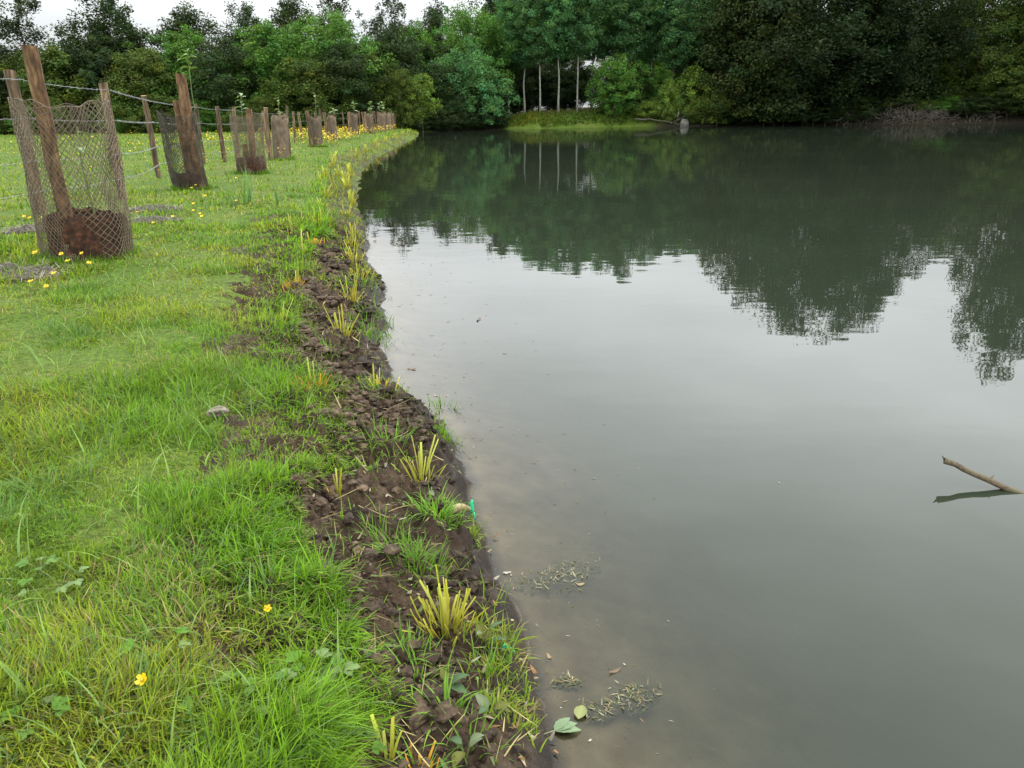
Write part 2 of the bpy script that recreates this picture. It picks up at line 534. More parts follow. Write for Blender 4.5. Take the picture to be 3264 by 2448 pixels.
ms = N.new('ShaderNodeMixShader')
L.new(fr.outputs[0], ms.inputs[0]); L.new(mb.outputs[0], ms.inputs[1]); L.new(gl.outputs[0], ms.inputs[2])
L.new(ms.outputs[0], out.inputs['Surface'])
o = link('water', build('water', np.stack([XV, YV, YV * 0], -1), [wq], m, attrs={'turbid': turb}))
tag(o, kind='structure')


# ------------------------------------------------------------------ grass
def blades(P, Ln, W, az, lean, bend, col, lv=3, cut=False, tipc=None, wob=None):
    n = len(P)
    d = np.stack([np.cos(az), np.sin(az), np.zeros(n)], 1)
    fa = az + np.pi / 2 + (wob if wob is not None else 0)
    sd = np.stack([np.cos(fa), np.sin(fa), np.zeros(n)], 1)
    c = P.copy(); rows = []
    wk = [1, .9, .62, .3, .2][:lv] if not cut else [.7, 1, 1, .95, .9][:lv]
    cols = []
    for k in range(lv):
        w = (W * wk[k] / 2)[:, None]
        rows += [c - sd * w, c + sd * w]
        f = k / lv
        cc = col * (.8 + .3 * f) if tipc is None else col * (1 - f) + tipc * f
        cols += [cc, cc]
        a = lean + bend * (k + 1) / lv
        c = c + (Ln / lv)[:, None] * (np.sin(a)[:, None] * d + np.cos(a)[:, None] * np.array([0, 0, 1.0]))
    cc = col * 1.12 if tipc is None else tipc
    if cut:
        w = (W * .8 / 2)[:, None]
        rows += [c - sd * w, c + sd * w]; cols += [cc, cc]
    else:
        rows += [c]; cols += [cc]
    V = np.stack(rows, 1); C = np.stack(cols, 1)
    nv = V.shape[1]
    base = (np.arange(n) * nv)[:, None]
    quads = [[2 * k, 2 * k + 1, 2 * k + 3, 2 * k + 2] for k in range(lv - 1 + (1 if cut else 0))]
    polys = []
    if quads:
        polys.append((base[:, None, :] + np.array(quads)[None]).reshape(-1, 4))
    if not cut:
        polys.append(base + np.array([[2 * lv - 2, 2 * lv - 1, 2 * lv]]))
    return V.reshape(-1, 3), polys, C.reshape(-1, 3)


GREEN = np.array([.128, .272, .016]); MID = np.array([.124, .226, .020]); YEL = np.array([.232, .278, .028])
BLUE = np.array([.10, .175, .055]); STRAW = np.array([.32, .265, .11])


def sample_polar(n, r0, r1, th0, th1, expo):
    # density per square metre falls with distance**expo
    u = rng.random(n); k = 2 - expo
    r = (r0 ** k + u * (r1 ** k - r0 ** k)) ** (1 / k)
    a = np.radians(th0 + rng.random(n) * (th1 - th0))
    return r * np.sin(a), r * np.cos(a), r


# bare or trodden spots in the turf
def bare(x, y):
    return fbm(x * 1.15, y * 1.15, 111, 3) + .25 * (fbm(x * 5, y * 5, 115, 2) - .5)


grass = Acc()
gx, gy, gr = [], [], []
for (n, r0, r1, ex) in ((100000, 1.0, 2.6, .6), (190000, 2.6, 9, 1.35), (160000, 9, 62, 1.7)):
    a, b, c = sample_polar(n, r0, r1, -47, 4, ex)
    gx.append(a); gy.append(b); gr.append(c)
gx = np.concatenate(gx); gy = np.concatenate(gy); gr = np.concatenate(gr)
mw = xm(gy) + .26 * (fbm(gx * 3.2, gy * 3.2, 41, 3) - .5) * np.clip(gy / 2, .6, .85)
dd = mw - gx                                               # metres inside the turf
onland = (xw(gy) - gx) > .03
patch_mud = fbm(gx * 5, gy * 5, 141, 2)
prob = np.where(dd > 0, 1, np.where(patch_mud > np.interp(gy, [0, 2, 3, 6, 14, 30], [.64, .60, .53, .48, .40, .3]), np.interp(gy, [0, 2, 3, 6, 14, 30], [.30, .35, .5, .65, .8, .9]), np.interp(gy, [0, 8, 20], [.012, .05, .3])))
bb = bare(gx, gy)
prob = np.where((dd > .12) & (bb > .66), .6, prob)
keep = onland & (rng.random(len(gx)) < prob)
gx, gy, gr, dd, bb = gx[keep], gy[keep], gr[keep], dd[keep], bb[keep]
n = len(gx)
tall = fbm(gx * 2.1, gy * 2.1, 151, 3)
hue = fbm(gx * 1.5 + 9, gy * 1.5, 161, 3)
hue2 = fbm(gx * 7, gy * 7, 171, 2)
lush = np.clip(1 - np.abs(dd - .1) / .28, 0, 1) * (dd > -.15)
Ln = (.024 + .055 * np.clip((tall - .33) * 2.4, 0, 1)) * (0.5 + 1.0 * rng.random(n))
Ln = Ln * (1 + .95 * lush) * np.where(dd < 0, .8, 1) * np.where(bb > .62, .7, 1)
Ln *= 1 + .5 * np.clip((gr - 12) / 30, 0, 1)
W = np.maximum(.0026 + .0024 * rng.random(n), np.interp(gr, [4, 7, 30], [.75, 1.05, .9]) * gr / 769)
Ln = Ln * np.interp(gr, [4, 7, 40], [1, 1.25, 1.25])
cl = fbm(gx * 3.4, gy * 3.4, 181, 2) * 4 * np.pi
az = cl + rng.normal(0, 1.15, n)
az = np.where(rng.random(n) < lush * .75, rng.normal(-.35, .6, n), az)
lean = np.abs(rng.normal(.42, .3, n)) + .25 * lush
bend = rng.normal(.75, .6, n)
hue = hue + .45 * (fbm(gx * 6, gy * 6, 163, 2) - .5)
h = np.clip((hue - .30) * 2.6, 0, 1)[:, None]
h2 = np.clip((hue2 - .4) * 2.2, 0, 1)[:, None]
col = MID * (1 - h) + YEL * h
col = col * (1 - .55 * h2) + GREEN * .55 * h2
lu = np.clip(lush * 1.1, 0, 1)[:, None]
col = col * (1 - .7 * lu) + GREEN * 1.05 * .7 * lu
bl = (rng.random(n) < .16)[:, None]
col = np.where(bl, BLUE, col)
st = rng.random(n) < np.where(bb > .6, .42, .09 + .22 * h[:, 0]) * (1 - .8 * lush)
col = np.where(st[:, None], STRAW * rng.uniform(.6, 1.1, (n, 1)), col)
lean = np.where(st, lean + .5, lean)
vr = np.interp(gr, [4, 7], [.36, .52])[:, None]
col = col * (.97 + vr * rng.uniform(-1, 1, (n, 1)))
fs = (dd < 0) & (gy > 8)
col = np.where(fs[:, None] & (rng.random((n, 1)) < .6), np.array([.24, .24, .05]) * rng.uniform(.5, 1.2, (n, 1)), col)
Ln = np.where(fs & (gy > 12), Ln * 2.2, Ln)
P = np.stack([gx, gy, top(gx, gy) - .006], 1)
near = gr < 4.5; mid = (gr >= 4.5) & (gr < 14); far = gr >= 14
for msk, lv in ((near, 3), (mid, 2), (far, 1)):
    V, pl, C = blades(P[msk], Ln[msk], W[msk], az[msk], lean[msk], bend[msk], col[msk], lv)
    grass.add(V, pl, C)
# coarse broad blades and seed stalks standing above the turf
n = 2600
a, b, c = sample_polar(n, 1.0, 12, -46, 2, 1.2)
k = (xm(b) - a) > .05
a, b, c = a[k], b[k], c[k]; n = len(a)
V, pl, C = blades(np.stack([a, b, top(a, b)], 1), rng.uniform(.09, .19, n), np.maximum(rng.uniform(.004, .008, n), .6 * c / 769), rng.random(n) * 6.28,
                  np.abs(rng.normal(.3, .25, n)), rng.normal(1.1, .4, n), (BLUE * rng.uniform(.9, 1.7, (n, 1)) + YEL * rng.uniform(0, .5, (n, 1))), 5)
grass.add(V, pl, C)


def tuft(cx, cy, r, n, l0, l1, col, w=.0045, spread=.9, seed=0):
    g = np.random.default_rng(seed + 77)
    x = cx + g.normal(0, r * .45, n); y = cy + g.normal(0, r * .45, n)
    az = np.arctan2(y - cy, x - cx) + g.normal(0, .5, n)
    V, pl, C = blades(np.stack([x, y, top(x, y) - .004], 1), g.uniform(l0, l1, n), np.full(n, w) * g.uniform(.7, 1.3, n), az,
                      np.abs(g.normal(.45 * spread, .3, n)), g.normal(.8, .4, n), np.asarray(col) * g.uniform(.7, 1.25, (n, 1)), 4)
    grass.add(V, pl, C)


for k, (x, y, r, n_, l1) in enumerate([(-.285, 1.93, .10, 190, .12), (-.26, 2.285, .09, 180, .11), (-.318, 3.08, .08, 90, .10), (-.265, 1.536, .06, 40, .09), (-.23, 1.482, .07, 45, .10),
                                       (-.16, 1.36, .06, 30, .09), (-.6, 3.34, .12, 90, .12), (-1.2, 5.9, .2, 160, .14), (-.93, 4.75, .2, 220, .13), (-.065, 1.54, .06, 26, .13), (-.1, 1.30, .07, 24, .14),
                                       (-.35, 3.6, .1, 60, .1), (-.4, 2.05, .12, 70, .1), (-.95, 5.15, .15, 120, .12), (-.5, 2.75, .14, 120, .13), (-1.0, 4.0, .14, 110, .12), (-.2, 1.2, .06, 30, .08)]):
    tuft(x, y, r, n_, .04, l1, GREEN * (1.0 if k % 3 else .85) + .02, .0045 + .001 * (k % 2), seed=k)
for k in range(26):    # dark coarse tussocks in the field
    x, y, c_ = sample_polar(1, 2.2, 12, -46, -8, 1.0)
    if xm(y)[0] - x[0] > .3:
        tuft(x[0], y[0], .13, 120, .06, .15, BLUE * .8 + GREEN * .25, max(.0045, .6 * c_[0] / 769), seed=100 + k)
for k, (x_, y_, r_) in enumerate(((-3.5, 6.42, .33), (-4.93, 12.25, .25), (-5.08, 15.75, .28), (-5.75, 20.3, .25), (-6.52, 27.5, .25))):
    for q in range(26):
        an_ = q / 26 * 6.283
        tuft(x_ + r_ * 1.03 * math.cos(an_), y_ + r_ * 1.03 * math.sin(an_), .06, 16, .06, .2 if q % 5 == 0 else .13, GREEN * .75 + BLUE * .2, max(.005, .6 * y_ / 769), .6, 900 + 40 * k + q)
o = link('grass', grass.mesh('grass', M_grass, smooth=False))
tag(o, 'short green meadow grass running along the bank', 'grass', kind='stuff')


# ------------------------------------------------------------------ soil clods and litter on the mud
def ico(sub=0):
    t = (1 + 5 ** .5) / 2
    V = [(-1, t, 0), (1, t, 0), (-1, -t, 0), (1, -t, 0), (0, -1, t), (0, 1, t), (0, -1, -t), (0, 1, -t), (t, 0, -1), (t, 0, 1), (-t, 0, -1), (-t, 0, 1)]
    F = [(0, 11, 5), (0, 5, 1), (0, 1, 7), (0, 7, 10), (0, 10, 11), (1, 5, 9), (5, 11, 4), (11, 10, 2), (10, 7, 6), (7, 1, 8), (3, 9, 4), (3, 4, 2), (3, 2, 6), (3, 6, 8), (3, 8, 9), (4, 9, 5), (2, 4, 11), (6, 2, 10), (8, 6, 7), (9, 8, 1)]
    V = [np.array(v) / np.linalg.norm(v) for v in V]
    for _ in range(sub):
        cache = {}; F2 = []
        def mid(a, b):
            k = (min(a, b), max(a, b))
            if k not in cache:
                v = V[a] + V[b]; V.append(v / np.linalg.norm(v)); cache[k] = len(V) - 1
            return cache[k]
        for a, b, c in F:
            x, y, z = mid(a, b), mid(b, c), mid(c, a)
            F2 += [(a, x, z), (b, y, x), (c, z, y), (x, y, z)]
        F = F2
    return np.array(V), np.array(F)


I0, F0 = ico(0)
I1, F1 = ico(1)
I2v, F2v = ico(2)


def lumps(P, R, IV, IF, rough=.3, flat=.75):
    n = len(P); nv = len(IV)
    V = IV[None] * (1 + rough * rng.normal(0, 1, (n, nv, 1)).clip(-1.5, 1.5))
    sq = np.stack([rng.uniform(.7, 1.3, n), rng.uniform(.7, 1.3, n), flat * rng.uniform(.7, 1.2, n)], 1)
    V = V * (R[:, None] * sq)[:, None, :]
    a = rng.random(n) * 6.28
    ca, sa = np.cos(a)[:, None], np.sin(a)[:, None]
    V = np.stack([V[..., 0] * ca - V[..., 1] * sa, V[..., 0] * sa + V[..., 1] * ca, V[..., 2]], -1) + P[:, None, :]
    F = (IF[None] + (np.arange(n) * nv)[:, None, None]).reshape(-1, 3)
    return V.reshape(-1, 3), [F]


M_clod = mat_plain('crumbly_soil', [(.28, (.017, .0105, .006)), (.5, (.045, .029, .017)), (.75, (.105, .075, .048))], 45, .92, .8, .004, col_attr=True)
cl_acc = Acc()
for n_, r0, r1, IV, IF in ((15000, .003, .010, I0, F0), (3600, .008, .021, I1, F1)):
    y = .95 * (8.5 / .95) ** (rng.random(n_) ** 1.25)
    t = rng.random(n_) ** .8 * .62 + .02
    x = xw(y) - t
    c_ = fbm(x * 4.5, y * 4.5, 201, 2)
    k = (x > xm(y) - .05) & (rng.random(n_) < np.clip((c_ - .32) * 4, .08, 1) * np.clip((t - .02) / .09, .2, 1))
    x, y, t = x[k], y[k], t[k]
    R = (r0 * .8 + (r1 * 1.15 - r0 * .8) * rng.random(len(x)) ** 1.5) * np.clip(y / 2.5, .85, 1.7)
    V, F = lumps(np.stack([x, y, top(x, y) + R * .25], 1), R, IV, IF, .26 if len(IV) == 12 else .2, .62)
    cl_acc.add(V, F, np.repeat(rng.uniform(.5, 1.5, (len(x), 1)) * np.clip(.45 + t * 1.6, 0, 1.1)[:, None] * np.ones(3), len(IV), 0))
o = link('soil_clods', cl_acc.mesh('soil_clods', M_clod, smooth=False))
tag(o, 'dark crumbly clods of soil strewn over the bank', 'soil', kind='stuff')

lit = Acc()
n_ = 420
y = 1.05 * (7 / 1.05) ** rng.random(n_); t = rng.random(n_) * .62 + .03; x = xw(y) - t
k = x > xm(y) - .1
x, y = x[k], y[k]; n_ = len(x)
V, pl, C = blades(np.stack([x, y, top(x, y) + .006], 1), rng.uniform(.03, .12, n_), rng.uniform(.0015, .004, n_) * np.clip(y / 2, 1, 3), rng.random(n_) * 6.28, rng.normal(1.45, .15, n_),
                  rng.normal(.1, .35, n_), STRAW * rng.uniform(.35, 1.3, (n_, 1)), 3)
lit.add(V, pl, C)
n_ = 260
y = 1.05 * (6 / 1.05) ** rng.random(n_); t = rng.random(n_) * .6 - .03; x = xw(y) - t
V, pl, C = blades(np.stack([x, y, np.maximum(top(x, y), 0) + .008], 1), rng.uniform(.012, .032, n_), rng.uniform(.006, .013, n_), rng.random(n_) * 6.28, rng.normal(1.4, .25, n_), rng.normal(.1, .2, n_),
                  np.array([[.22, .12, .05], [.3, .24, .15], [.12, .16, .05], [.26, .23, .17]])[rng.integers(0, 4, n_)] * rng.uniform(.6, 1.2, (n_, 1)), 3)
lit.add(V, pl, C)
o = link('leaf_litter', lit.mesh('leaf_litter', M_hay, smooth=False))
tag(o, 'dead straw and leaf scraps lying on the mud', 'litter', kind='stuff')


# ------------------------------------------------------------------ trees
def crown_leaves(g, centers, crad, per, leaf, base_col, var=.35, flat=.75, up=.55, center0=None, droop=0.0, clump_var=.3):
    n = len(centers)
    k = np.repeat(np.arange(n), per)
    off = g.normal(0, 1, (n * per, 3))
    off = off / np.linalg.norm(off, axis=1)[:, None] * (g.random((n * per, 1)) ** .45)
    off *= crad[k][:, None] * np.array([1, 1, flat])
    P = centers[k] + off
    P[:, 2] -= droop * (off[:, 0] ** 2 + off[:, 1] ** 2) / (crad[k] + 1e-6)
    outw = unit(P - center0[None]) if center0 is not None else unit(off)
    nrm = unit(g.normal(0, 1, P.shape) * .75 + outw * .55 + unit(off) * .35 + np.array([0, 0, up]))
    tv_ = unit(np.cross(nrm, g.normal(0, 1, P.shape)))
    bt = np.cross(nrm, tv_)
    s = leaf * g.uniform(.6, 1.35, (len(P), 1))
    V = np.stack([P - tv_ * s * .5, P + bt * s * .28 + nrm * s * .05, P + tv_ * s * .5, P - bt * s * .28 + nrm * s * .05], 1)
    Q = np.arange(len(P) * 4).reshape(-1, 4)
    cv = g.uniform(1 - clump_var, 1 + clump_var, (n, 1))[k]
    hue_ = g.normal(0, .10, (n, 1))[k]
    c = base_col[None] * cv * g.uniform(1 - var, 1 + var, (len(P), 1))
    c = c * np.concatenate([1 + hue_ + .05, np.ones_like(hue_), 1 - hue_], 1)
    return V.reshape(-1, 3), [Q], np.repeat(np.clip(c, .003, .6), 4, 0)


def make_tree(name, seed, H, R, base, nclump, per, leaf, col, shape='round', crad=.2, trunk_r=.12, lobes=5, surf=.6, bark=None, flat=.75, droop=0.0, nlimb=12, gap=0.0, stems=1, straight=1.0, cvar=.38):
    g = np.random.default_rng(seed)
    col = np.array(col)
    cen = []
    ph = g.random(4) * 6.28
    while len(cen) < nclump:
        hfr = g.random()
        a = g.random() * 2 * np.pi
        if shape == 'round':
            pr = math.sqrt(max(0, 1 - (2 * hfr - 1) ** 2)) ** .8
        elif shape == 'column':
            pr = min(1, (1 - hfr) * 2.6) ** .5 * min(1, .5 + hfr * 2)
        elif shape == 'poplar':
            pr = math.sin(math.pi * min(1, hfr * .93 + .07)) ** .7
        elif shape == 'bush':
            pr = math.sqrt(max(0, 1 - hfr ** 2.2)) * min(1, .72 + hfr)
        else:
            pr = 1 - hfr * .8
        if g.random() > pr ** 1.2 + .08:
            continue
        rad = (g.random() ** (1 - surf) if surf < 1 else 1)
        md = 1 + .22 * math.sin(lobes * a + ph[0] + 3 * hfr) + .16 * math.sin(2 * a + ph[1] - 5 * hfr) + .14 * math.sin((lobes + 3) * a + ph[2] + 9 * hfr)
        if gap and vnoise(np.array(a * 1.6 + seed), np.array(hfr * 5.0), seed) < gap:
            continue
        rr_ = R * pr * md * rad
        z = base + (H - base) * hfr * (1 + .08 * math.sin(3 * a + ph[3]))
        cen.append((rr_ * math.cos(a), rr_ * math.sin(a), z))
    cen = np.array(cen)
    cr = R * crad * g.uniform(.6, 1.35, len(cen))
    c0 = np.array([0, 0, base + (H - base) * .45])
    acc = Acc()
    V, Q, C = crown_leaves(g, cen, cr, per, leaf, col, flat=flat, center0=c0, droop=droop, clump_var=cvar)
    V[:, 2] = np.maximum(V[:, 2], .03)
    acc.add(V, Q, C)
    crown = acc.mesh(name + '_crown', M_leaf, smooth=False)
    tk = Acc()
    for s_ in range(stems):
        sx, sy = (g.normal(0, R * .16, 2) if stems > 1 else (0, 0))
        zz = np.linspace(-.15, H * .93, 12)
        wob = np.cumsum(g.normal(0, .03 * straight, (12, 2)), 0)
        path = np.stack([sx + wob[:, 0] * np.clip(zz, 0, 9), sy + wob[:, 1] * np.clip(zz, 0, 9), zz], 1)
        rad = trunk_r * (1 - .88 * np.linspace(0, 1, 12) ** .8) / math.sqrt(stems); rad[0] *= 1.35
        V, Q = tube(path, rad, 8); tk.add(V, Q)
        for _ in range(nlimb // stems):
            tgt = cen[g.integers(len(cen))]
            zs = max(base * .6, min(tgt[2] * .75, H * .8))
            p0 = np.array([np.interp(zs, zz, path[:, 0]), np.interp(zs, zz, path[:, 1]), zs])
            m_ = (p0 + tgt) / 2 + np.array([0, 0, .06 * H])
            tt = np.linspace(0, 1, 5)[:, None]
            pa = (1 - tt) ** 2 * p0 + 2 * tt * (1 - tt) * m_ + tt ** 2 * tgt
            V, Q = tube(pa, np.interp(zs, zz, rad) * .38 * (1 - .8 * tt[:, 0]), 5, False); tk.add(V, Q, mi=1)
    trunk = tk.mesh(name + '_trunk', [bark or M_bark, M_bark])
    return trunk, crown


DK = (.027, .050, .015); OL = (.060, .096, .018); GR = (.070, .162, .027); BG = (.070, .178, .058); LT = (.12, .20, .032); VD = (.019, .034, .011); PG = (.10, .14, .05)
PROTO = {
    'ash': make_tree('ash', 1, 8, 2.3, .6, 430, 85, .15, DK, 'column', .18, .14, 3, .45, gap=.06, flat=1.25),
    'ash2': make_tree('ash2', 2, 8, 2.4, .6, 430, 85, .15, (.034, .058, .017), 'column', .18, .14, 4, .45, gap=.05, flat=1.25),
    'loose': make_tree('loose', 3, 8, 2.4, 1.0, 260, 80, .14, (.032, .050, .020), 'column', .15, .12, 4, .45, gap=.22, nlimb=10, flat=1.2),
    'dome': make_tree('dome', 4, 7, 2.9, .8, 330, 80, .155, GR, 'round', .18, .15, 5, .65),
    'dark': make_tree('dark', 5, 7, 2.7, .4, 320, 80, .16, DK, 'round', .19, .15, 4, .6),
    'olive': make_tree('olive', 6, 5, 2.1, .2, 270, 75, .135, OL, 'bush', .19, .1, 5, .6, stems=3),
    'green': make_tree('green', 7, 5, 2.1, .2, 270, 75, .135, GR, 'bush', .19, .1, 4, .6, stems=3),
    'hang': make_tree('hang', 8, 6.4, 2.9, .1, 360, 80, .15, BG, 'bush', .17, .14, 6, .65, droop=.5, stems=2),
    'pop': make_tree('pop', 9, 13, 2.4, 4.9, 330, 85, .16, BG, 'poplar', .21, .115, 3, .45, bark=M_pale_bark, gap=.12, nlimb=12, straight=.5),
    'pop2': make_tree('pop2', 10, 13, 2.3, 5.0, 310, 85, .16, (.062, .145, .048), 'poplar', .21, .10, 4, .45, bark=M_pale_bark, gap=.18, nlimb=12, straight=.15),
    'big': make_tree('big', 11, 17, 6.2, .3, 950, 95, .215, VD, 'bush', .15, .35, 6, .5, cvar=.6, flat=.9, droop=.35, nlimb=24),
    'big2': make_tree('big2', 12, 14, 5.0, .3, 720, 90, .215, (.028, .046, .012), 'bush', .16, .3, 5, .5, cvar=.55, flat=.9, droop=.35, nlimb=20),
    'wide': make_tree('wide', 13, 11, 4.6, .3, 520, 90, .18, OL, 'bush', .15, .25, 5, .6, droop=.45, nlimb=20),
    'shrub': make_tree('shrub', 14, 2.4, 1.4, .05, 130, 60, .11, LT, 'bush', .22, .05, 4, .65, stems=4, nlimb=12),
    'shrub2': make_tree('shrub2', 15, 2.2, 1.5, .05, 130, 60, .11, OL, 'bush', .22, .05, 5, .65, stems=4, nlimb=12),
    'bush': make_tree('bush', 16, 4.6, 2.1, .15, 280, 75, .135, GR, 'round', .19, .1, 5, .7, stems=3),
    'young': make_tree('young', 17, 3.6, 1.1, .6, 90, 65, .11, LT, 'round', .26, .05, 4, .6, bark=M_pale_bark, stems=2),
}


def put_tree(kind, name, x, y, H, W, label, cat='tree', group=None, rz=None, sink=.05):
    tr_, cr_ = PROTO[kind]
    co = np.empty(len(cr_.vertices) * 3, np.float32); cr_.vertices.foreach_get('co', co); co = co.reshape(-1, 3)
    if kind not in EXT:
        EXT[kind] = (np.percentile(np.hypot(co[:, 0], co[:, 1]), 96), co[:, 2].max())
    rw, rh = EXT[kind]
    e = empty(name, (x, y, float(gz(x, y)) - sink), rz if rz is not None else random.uniform(0, 6.28), (W / 2 / rw, W / 2 / rw, H / rh))
    link('trunk', tr_, e); link('crown', cr_, e)
    tag(e, label, cat, group)
    return e


EXT = {}
random.seed(5)
WG = 'trees of the wood beyond the meadow'
# (kind, x, y, height above ground, crown width, label)
def at(u, y):   # column of the photo (0..3264) at a given distance -> x
    return (u - 1620) / 2450 * (.942 * y + .02)


LEFT = [
    ('loose', -75, 56, 7.2, 5.0, 'grey-green feathery tree at the left end of the wood'),
    ('loose', 130, 57, 8.6, 5.2, 'tall wispy tree with sky gaps above the tall split stake'),
    ('ash', 395, 58, 8.7, 4.6, 'tall dark many-lobed tree behind the first fence posts'),
    ('ash2', 640, 60, 8.1, 4.8, 'dark tree with a ragged top right of the tallest lobed one'),
    ('ash', 815, 63, 8.3, 3.4, 'narrow dark treetop between two rounder ones in the wood'),
    ('ash2', 960, 64, 9.2, 4.0, 'dark tree rising just left of the bright green dome'),
    ('loose', 1090, 68, 9.6, 5.0, 'thin leafy tree showing above the bright green dome'),
    ('dome', 1065, 58, 7.3, 5.6, 'bright green domed tree in the middle of the wood'),
    ('loose', 1265, 66, 9.2, 4.2, 'airy tree with branch gaps against the sky near mid wood'),
    ('ash2', 1400, 70, 9.2, 4.4, 'dark wispy-topped tree behind the light green crown'),
    ('dome', 1500, 68, 8.6, 5.0, 'light green crown behind the tree that overhangs the water'),
    ('ash', 1575, 74, 10.6, 3.6, 'pointed treetop at the left end of the poplars'),
    ('dark', 20, 55, 4.6, 5.0, 'low dark tree under the feathery one at the left edge'),
    ('olive', 190, 54, 5.4, 5.0, 'olive bushy tree behind the tan netting guard'),
    ('dark', 330, 55, 5.8, 4.4, 'dark round tree behind the fence post beside the netting'),
    ('olive', 480, 53, 5.2, 4.2, 'olive tree behind the dark netting guard'),
    ('green', 600, 55, 6.2, 4.4, 'mid green bushy tree behind the third fence post'),
    ('dark', 730, 54, 5.4, 4.2, 'dark bushy tree behind the sapling with two pale leaves'),
    ('green', 880, 56, 6.6, 4.6, 'fresh green bushy tree left of centre in the wood'),
    ('olive', 985, 54, 4.6, 4.0, 'olive bush in front of the wood left of the green dome'),
    ('dark', 1110, 56, 5.2, 4.4, 'dark round tree below the bright green dome'),
    ('olive', 1190, 58, 5.0, 3.6, 'small olive tree above the far row of tree guards'),
    ('dark', 1270, 62, 6.6, 4.6, 'black-green tree behind the young tree at the bank end'),
    ('green', 1330, 64, 7.0, 4.0, 'green tree in shade behind the end of the fence'),
    ('dark', 1400, 64, 5.4, 4.2, 'dark tree crouching over the corner of the pond'),
]
for k, (kd, u, y, H, W, lb) in enumerate(LEFT):
    put_tree(kd, 'wood_tree', at(u, y), y, H * 1.08, W * 1.38, lb, 'tree', WG)
# second line of dark trees that closes the wood
for k, u in enumerate(range(-160, 1480, 118)):
    y = 69 + 3 * math.sin(k * 2.1)
    put_tree('dark' if k % 2 else 'ash', 'wood_tree', at(u, y), y, 6.2 + .8 * math.sin(k * 1.7), 6.2,
             'dark tree deep in the wood, %s of its rear line from the left' % 'first second third fourth fifth sixth seventh eighth ninth tenth eleventh twelfth thirteenth fourteenth'.split()[k], 'tree', WG + ', rear line')
for k, u in enumerate(range(-90, 1290, 92)):
    y = 51.6 + .9 * math.sin(k * 1.9)
    if u > 1000:
        y = 54 + (u - 1000) * .022
    put_tree(('shrub2', 'olive', 'green')[k % 3], 'hedge_shrub', at(u, y), y, 1.9 + .5 * math.sin(k * 2.7), 2.6 + .4 * math.cos(k),
             'low shrub, number %s along the wood edge from the left' % ('one two three four five six seven eight nine ten eleven twelve thirteen fourteen fifteen sixteen'.split()[k]), 'shrub', 'shrubs along the edge of the wood')
put_tree('young', 'young_tree', at(1348, 57), 57, 4.0, 2.6, 'slender light green tree with pale stems at the end of the left bank', 'tree')
put_tree('olive', 'young_tree', at(1285, 56.5), 56.5, 4.3, 2.6, 'olive young tree left of the slender one with pale stems', 'tree')
put_tree('hang', 'waterside_tree', at(1490, 62.4), 62.6, 6.4, 6.6, 'blue-green tree overhanging the water left of the pale trunks', 'tree')
put_tree('dark', 'waterside_tree', at(1400, 60.6), 60.9, 4.4, 4.2, 'dark low tree over the water between the young and the blue-green tree', 'tree')
put_tree('dark', 'waterside_tree', at(1570, 64), 64.2, 4.0, 3.4, 'dark low tree at the left end of the grassy far bank', 'tree')
POP = 'poplars on the far bank'
for k, (u, y, H) in enumerate([(1622, 70, 9.6), (1673, 68.5, 10.4), (1722, 67, 10.8), (1780, 67, 11.3), (1840, 67, 11.6)]):
    put_tree('pop' if k % 2 else 'pop2', 'poplar', at(u, y), y, H, 4.2, 'pale-trunked poplar, %s of five from the left above the grassy bank' % ('first', 'second', 'third', 'fourth', 'fifth')[k], 'tree', POP, rz=k * 1.3)
for k, (u, y, H) in enumerate([(1915, 70, 11.6), (1990, 68, 12.2), (2070, 70, 11.8), (2140, 68, 10.8), (2230, 70, 11.2)]):
    put_tree('pop2' if k % 2 else 'pop', 'poplar', at(u, y), y, H, 4.6, 'poplar behind the far shrubs, %s to the right of the five pale trunks' % ('first', 'second', 'third', 'fourth', 'fifth')[k], 'tree', POP, rz=k * 2.3 + .7)
for k, u in enumerate(range(1600, 2300, 95)):
    y = 78 + 2 * math.sin(k * 3)
    put_tree('pop' if k % 2 else 'pop2', 'poplar', at(u, y), y, 12.0 + math.sin(k * 2.2), 4.8, 'poplar in the rear row, trunk hidden by nearer trees, %s from the left' % 'first second third fourth fifth sixth seventh eighth'.split()[k], 'tree', POP + ', rear row')
for k, u in enumerate((1600, 1680, 1765, 1830, 2010, 2090)):
    put_tree('dark', 'undergrowth_tree', at(u, 75), 75, (4.6, 5.0, 3.9, 4.2, 4.6, 5.0)[k], 4.6, 'dark thicket in the shade behind the poplar trunks, %s from the left' % ('first', 'second', 'third', 'fourth', 'fifth', 'sixth')[k], 'tree')
for k, (x_, H_, W_) in enumerate(((-6.3, 1.5, 2.6), (-5.0, 1.9, 3.0), (-3.6, 1.6, 2.8), (-2.2, 2.0, 3.0), (-.9, 1.5, 2.4))):
    put_tree('dark', 'waterside_shrub', x_, float(yf(x_)) + .35, H_, W_, 'black-green shrub trailing over the pond corner, %s from the left' % ('first', 'second', 'third', 'fourth', 'fifth')[k], 'shrub', 'shrubs at the pond corner', sink=.25)
for k, (u, H_, W_) in enumerate(((2345, 2.2, 3.6), (2420, 1.8, 3.6), (2500, 2.2, 4.0), (2575, 1.7, 3.8), (2650, 1.5, 3.4), (2720, 2.0, 3.4), (3085, 1.3, 2.6), (3135, 1.7, 3.2), (3210, 2.2, 3.8), (3290, 2.0, 3.6))):
    x_ = at(u, 62 if u < 3000 else 59)
    put_tree('dark', 'waterside_shrub', x_, float(yf(x_)) + .5, H_, W_, 'black-green shrub hanging over the water on the right bank, %s from the left' % 'first second third fourth fifth sixth seventh eighth ninth tenth'.split()[k], 'shrub', 'shrubs under the big dark trees', sink=.25)
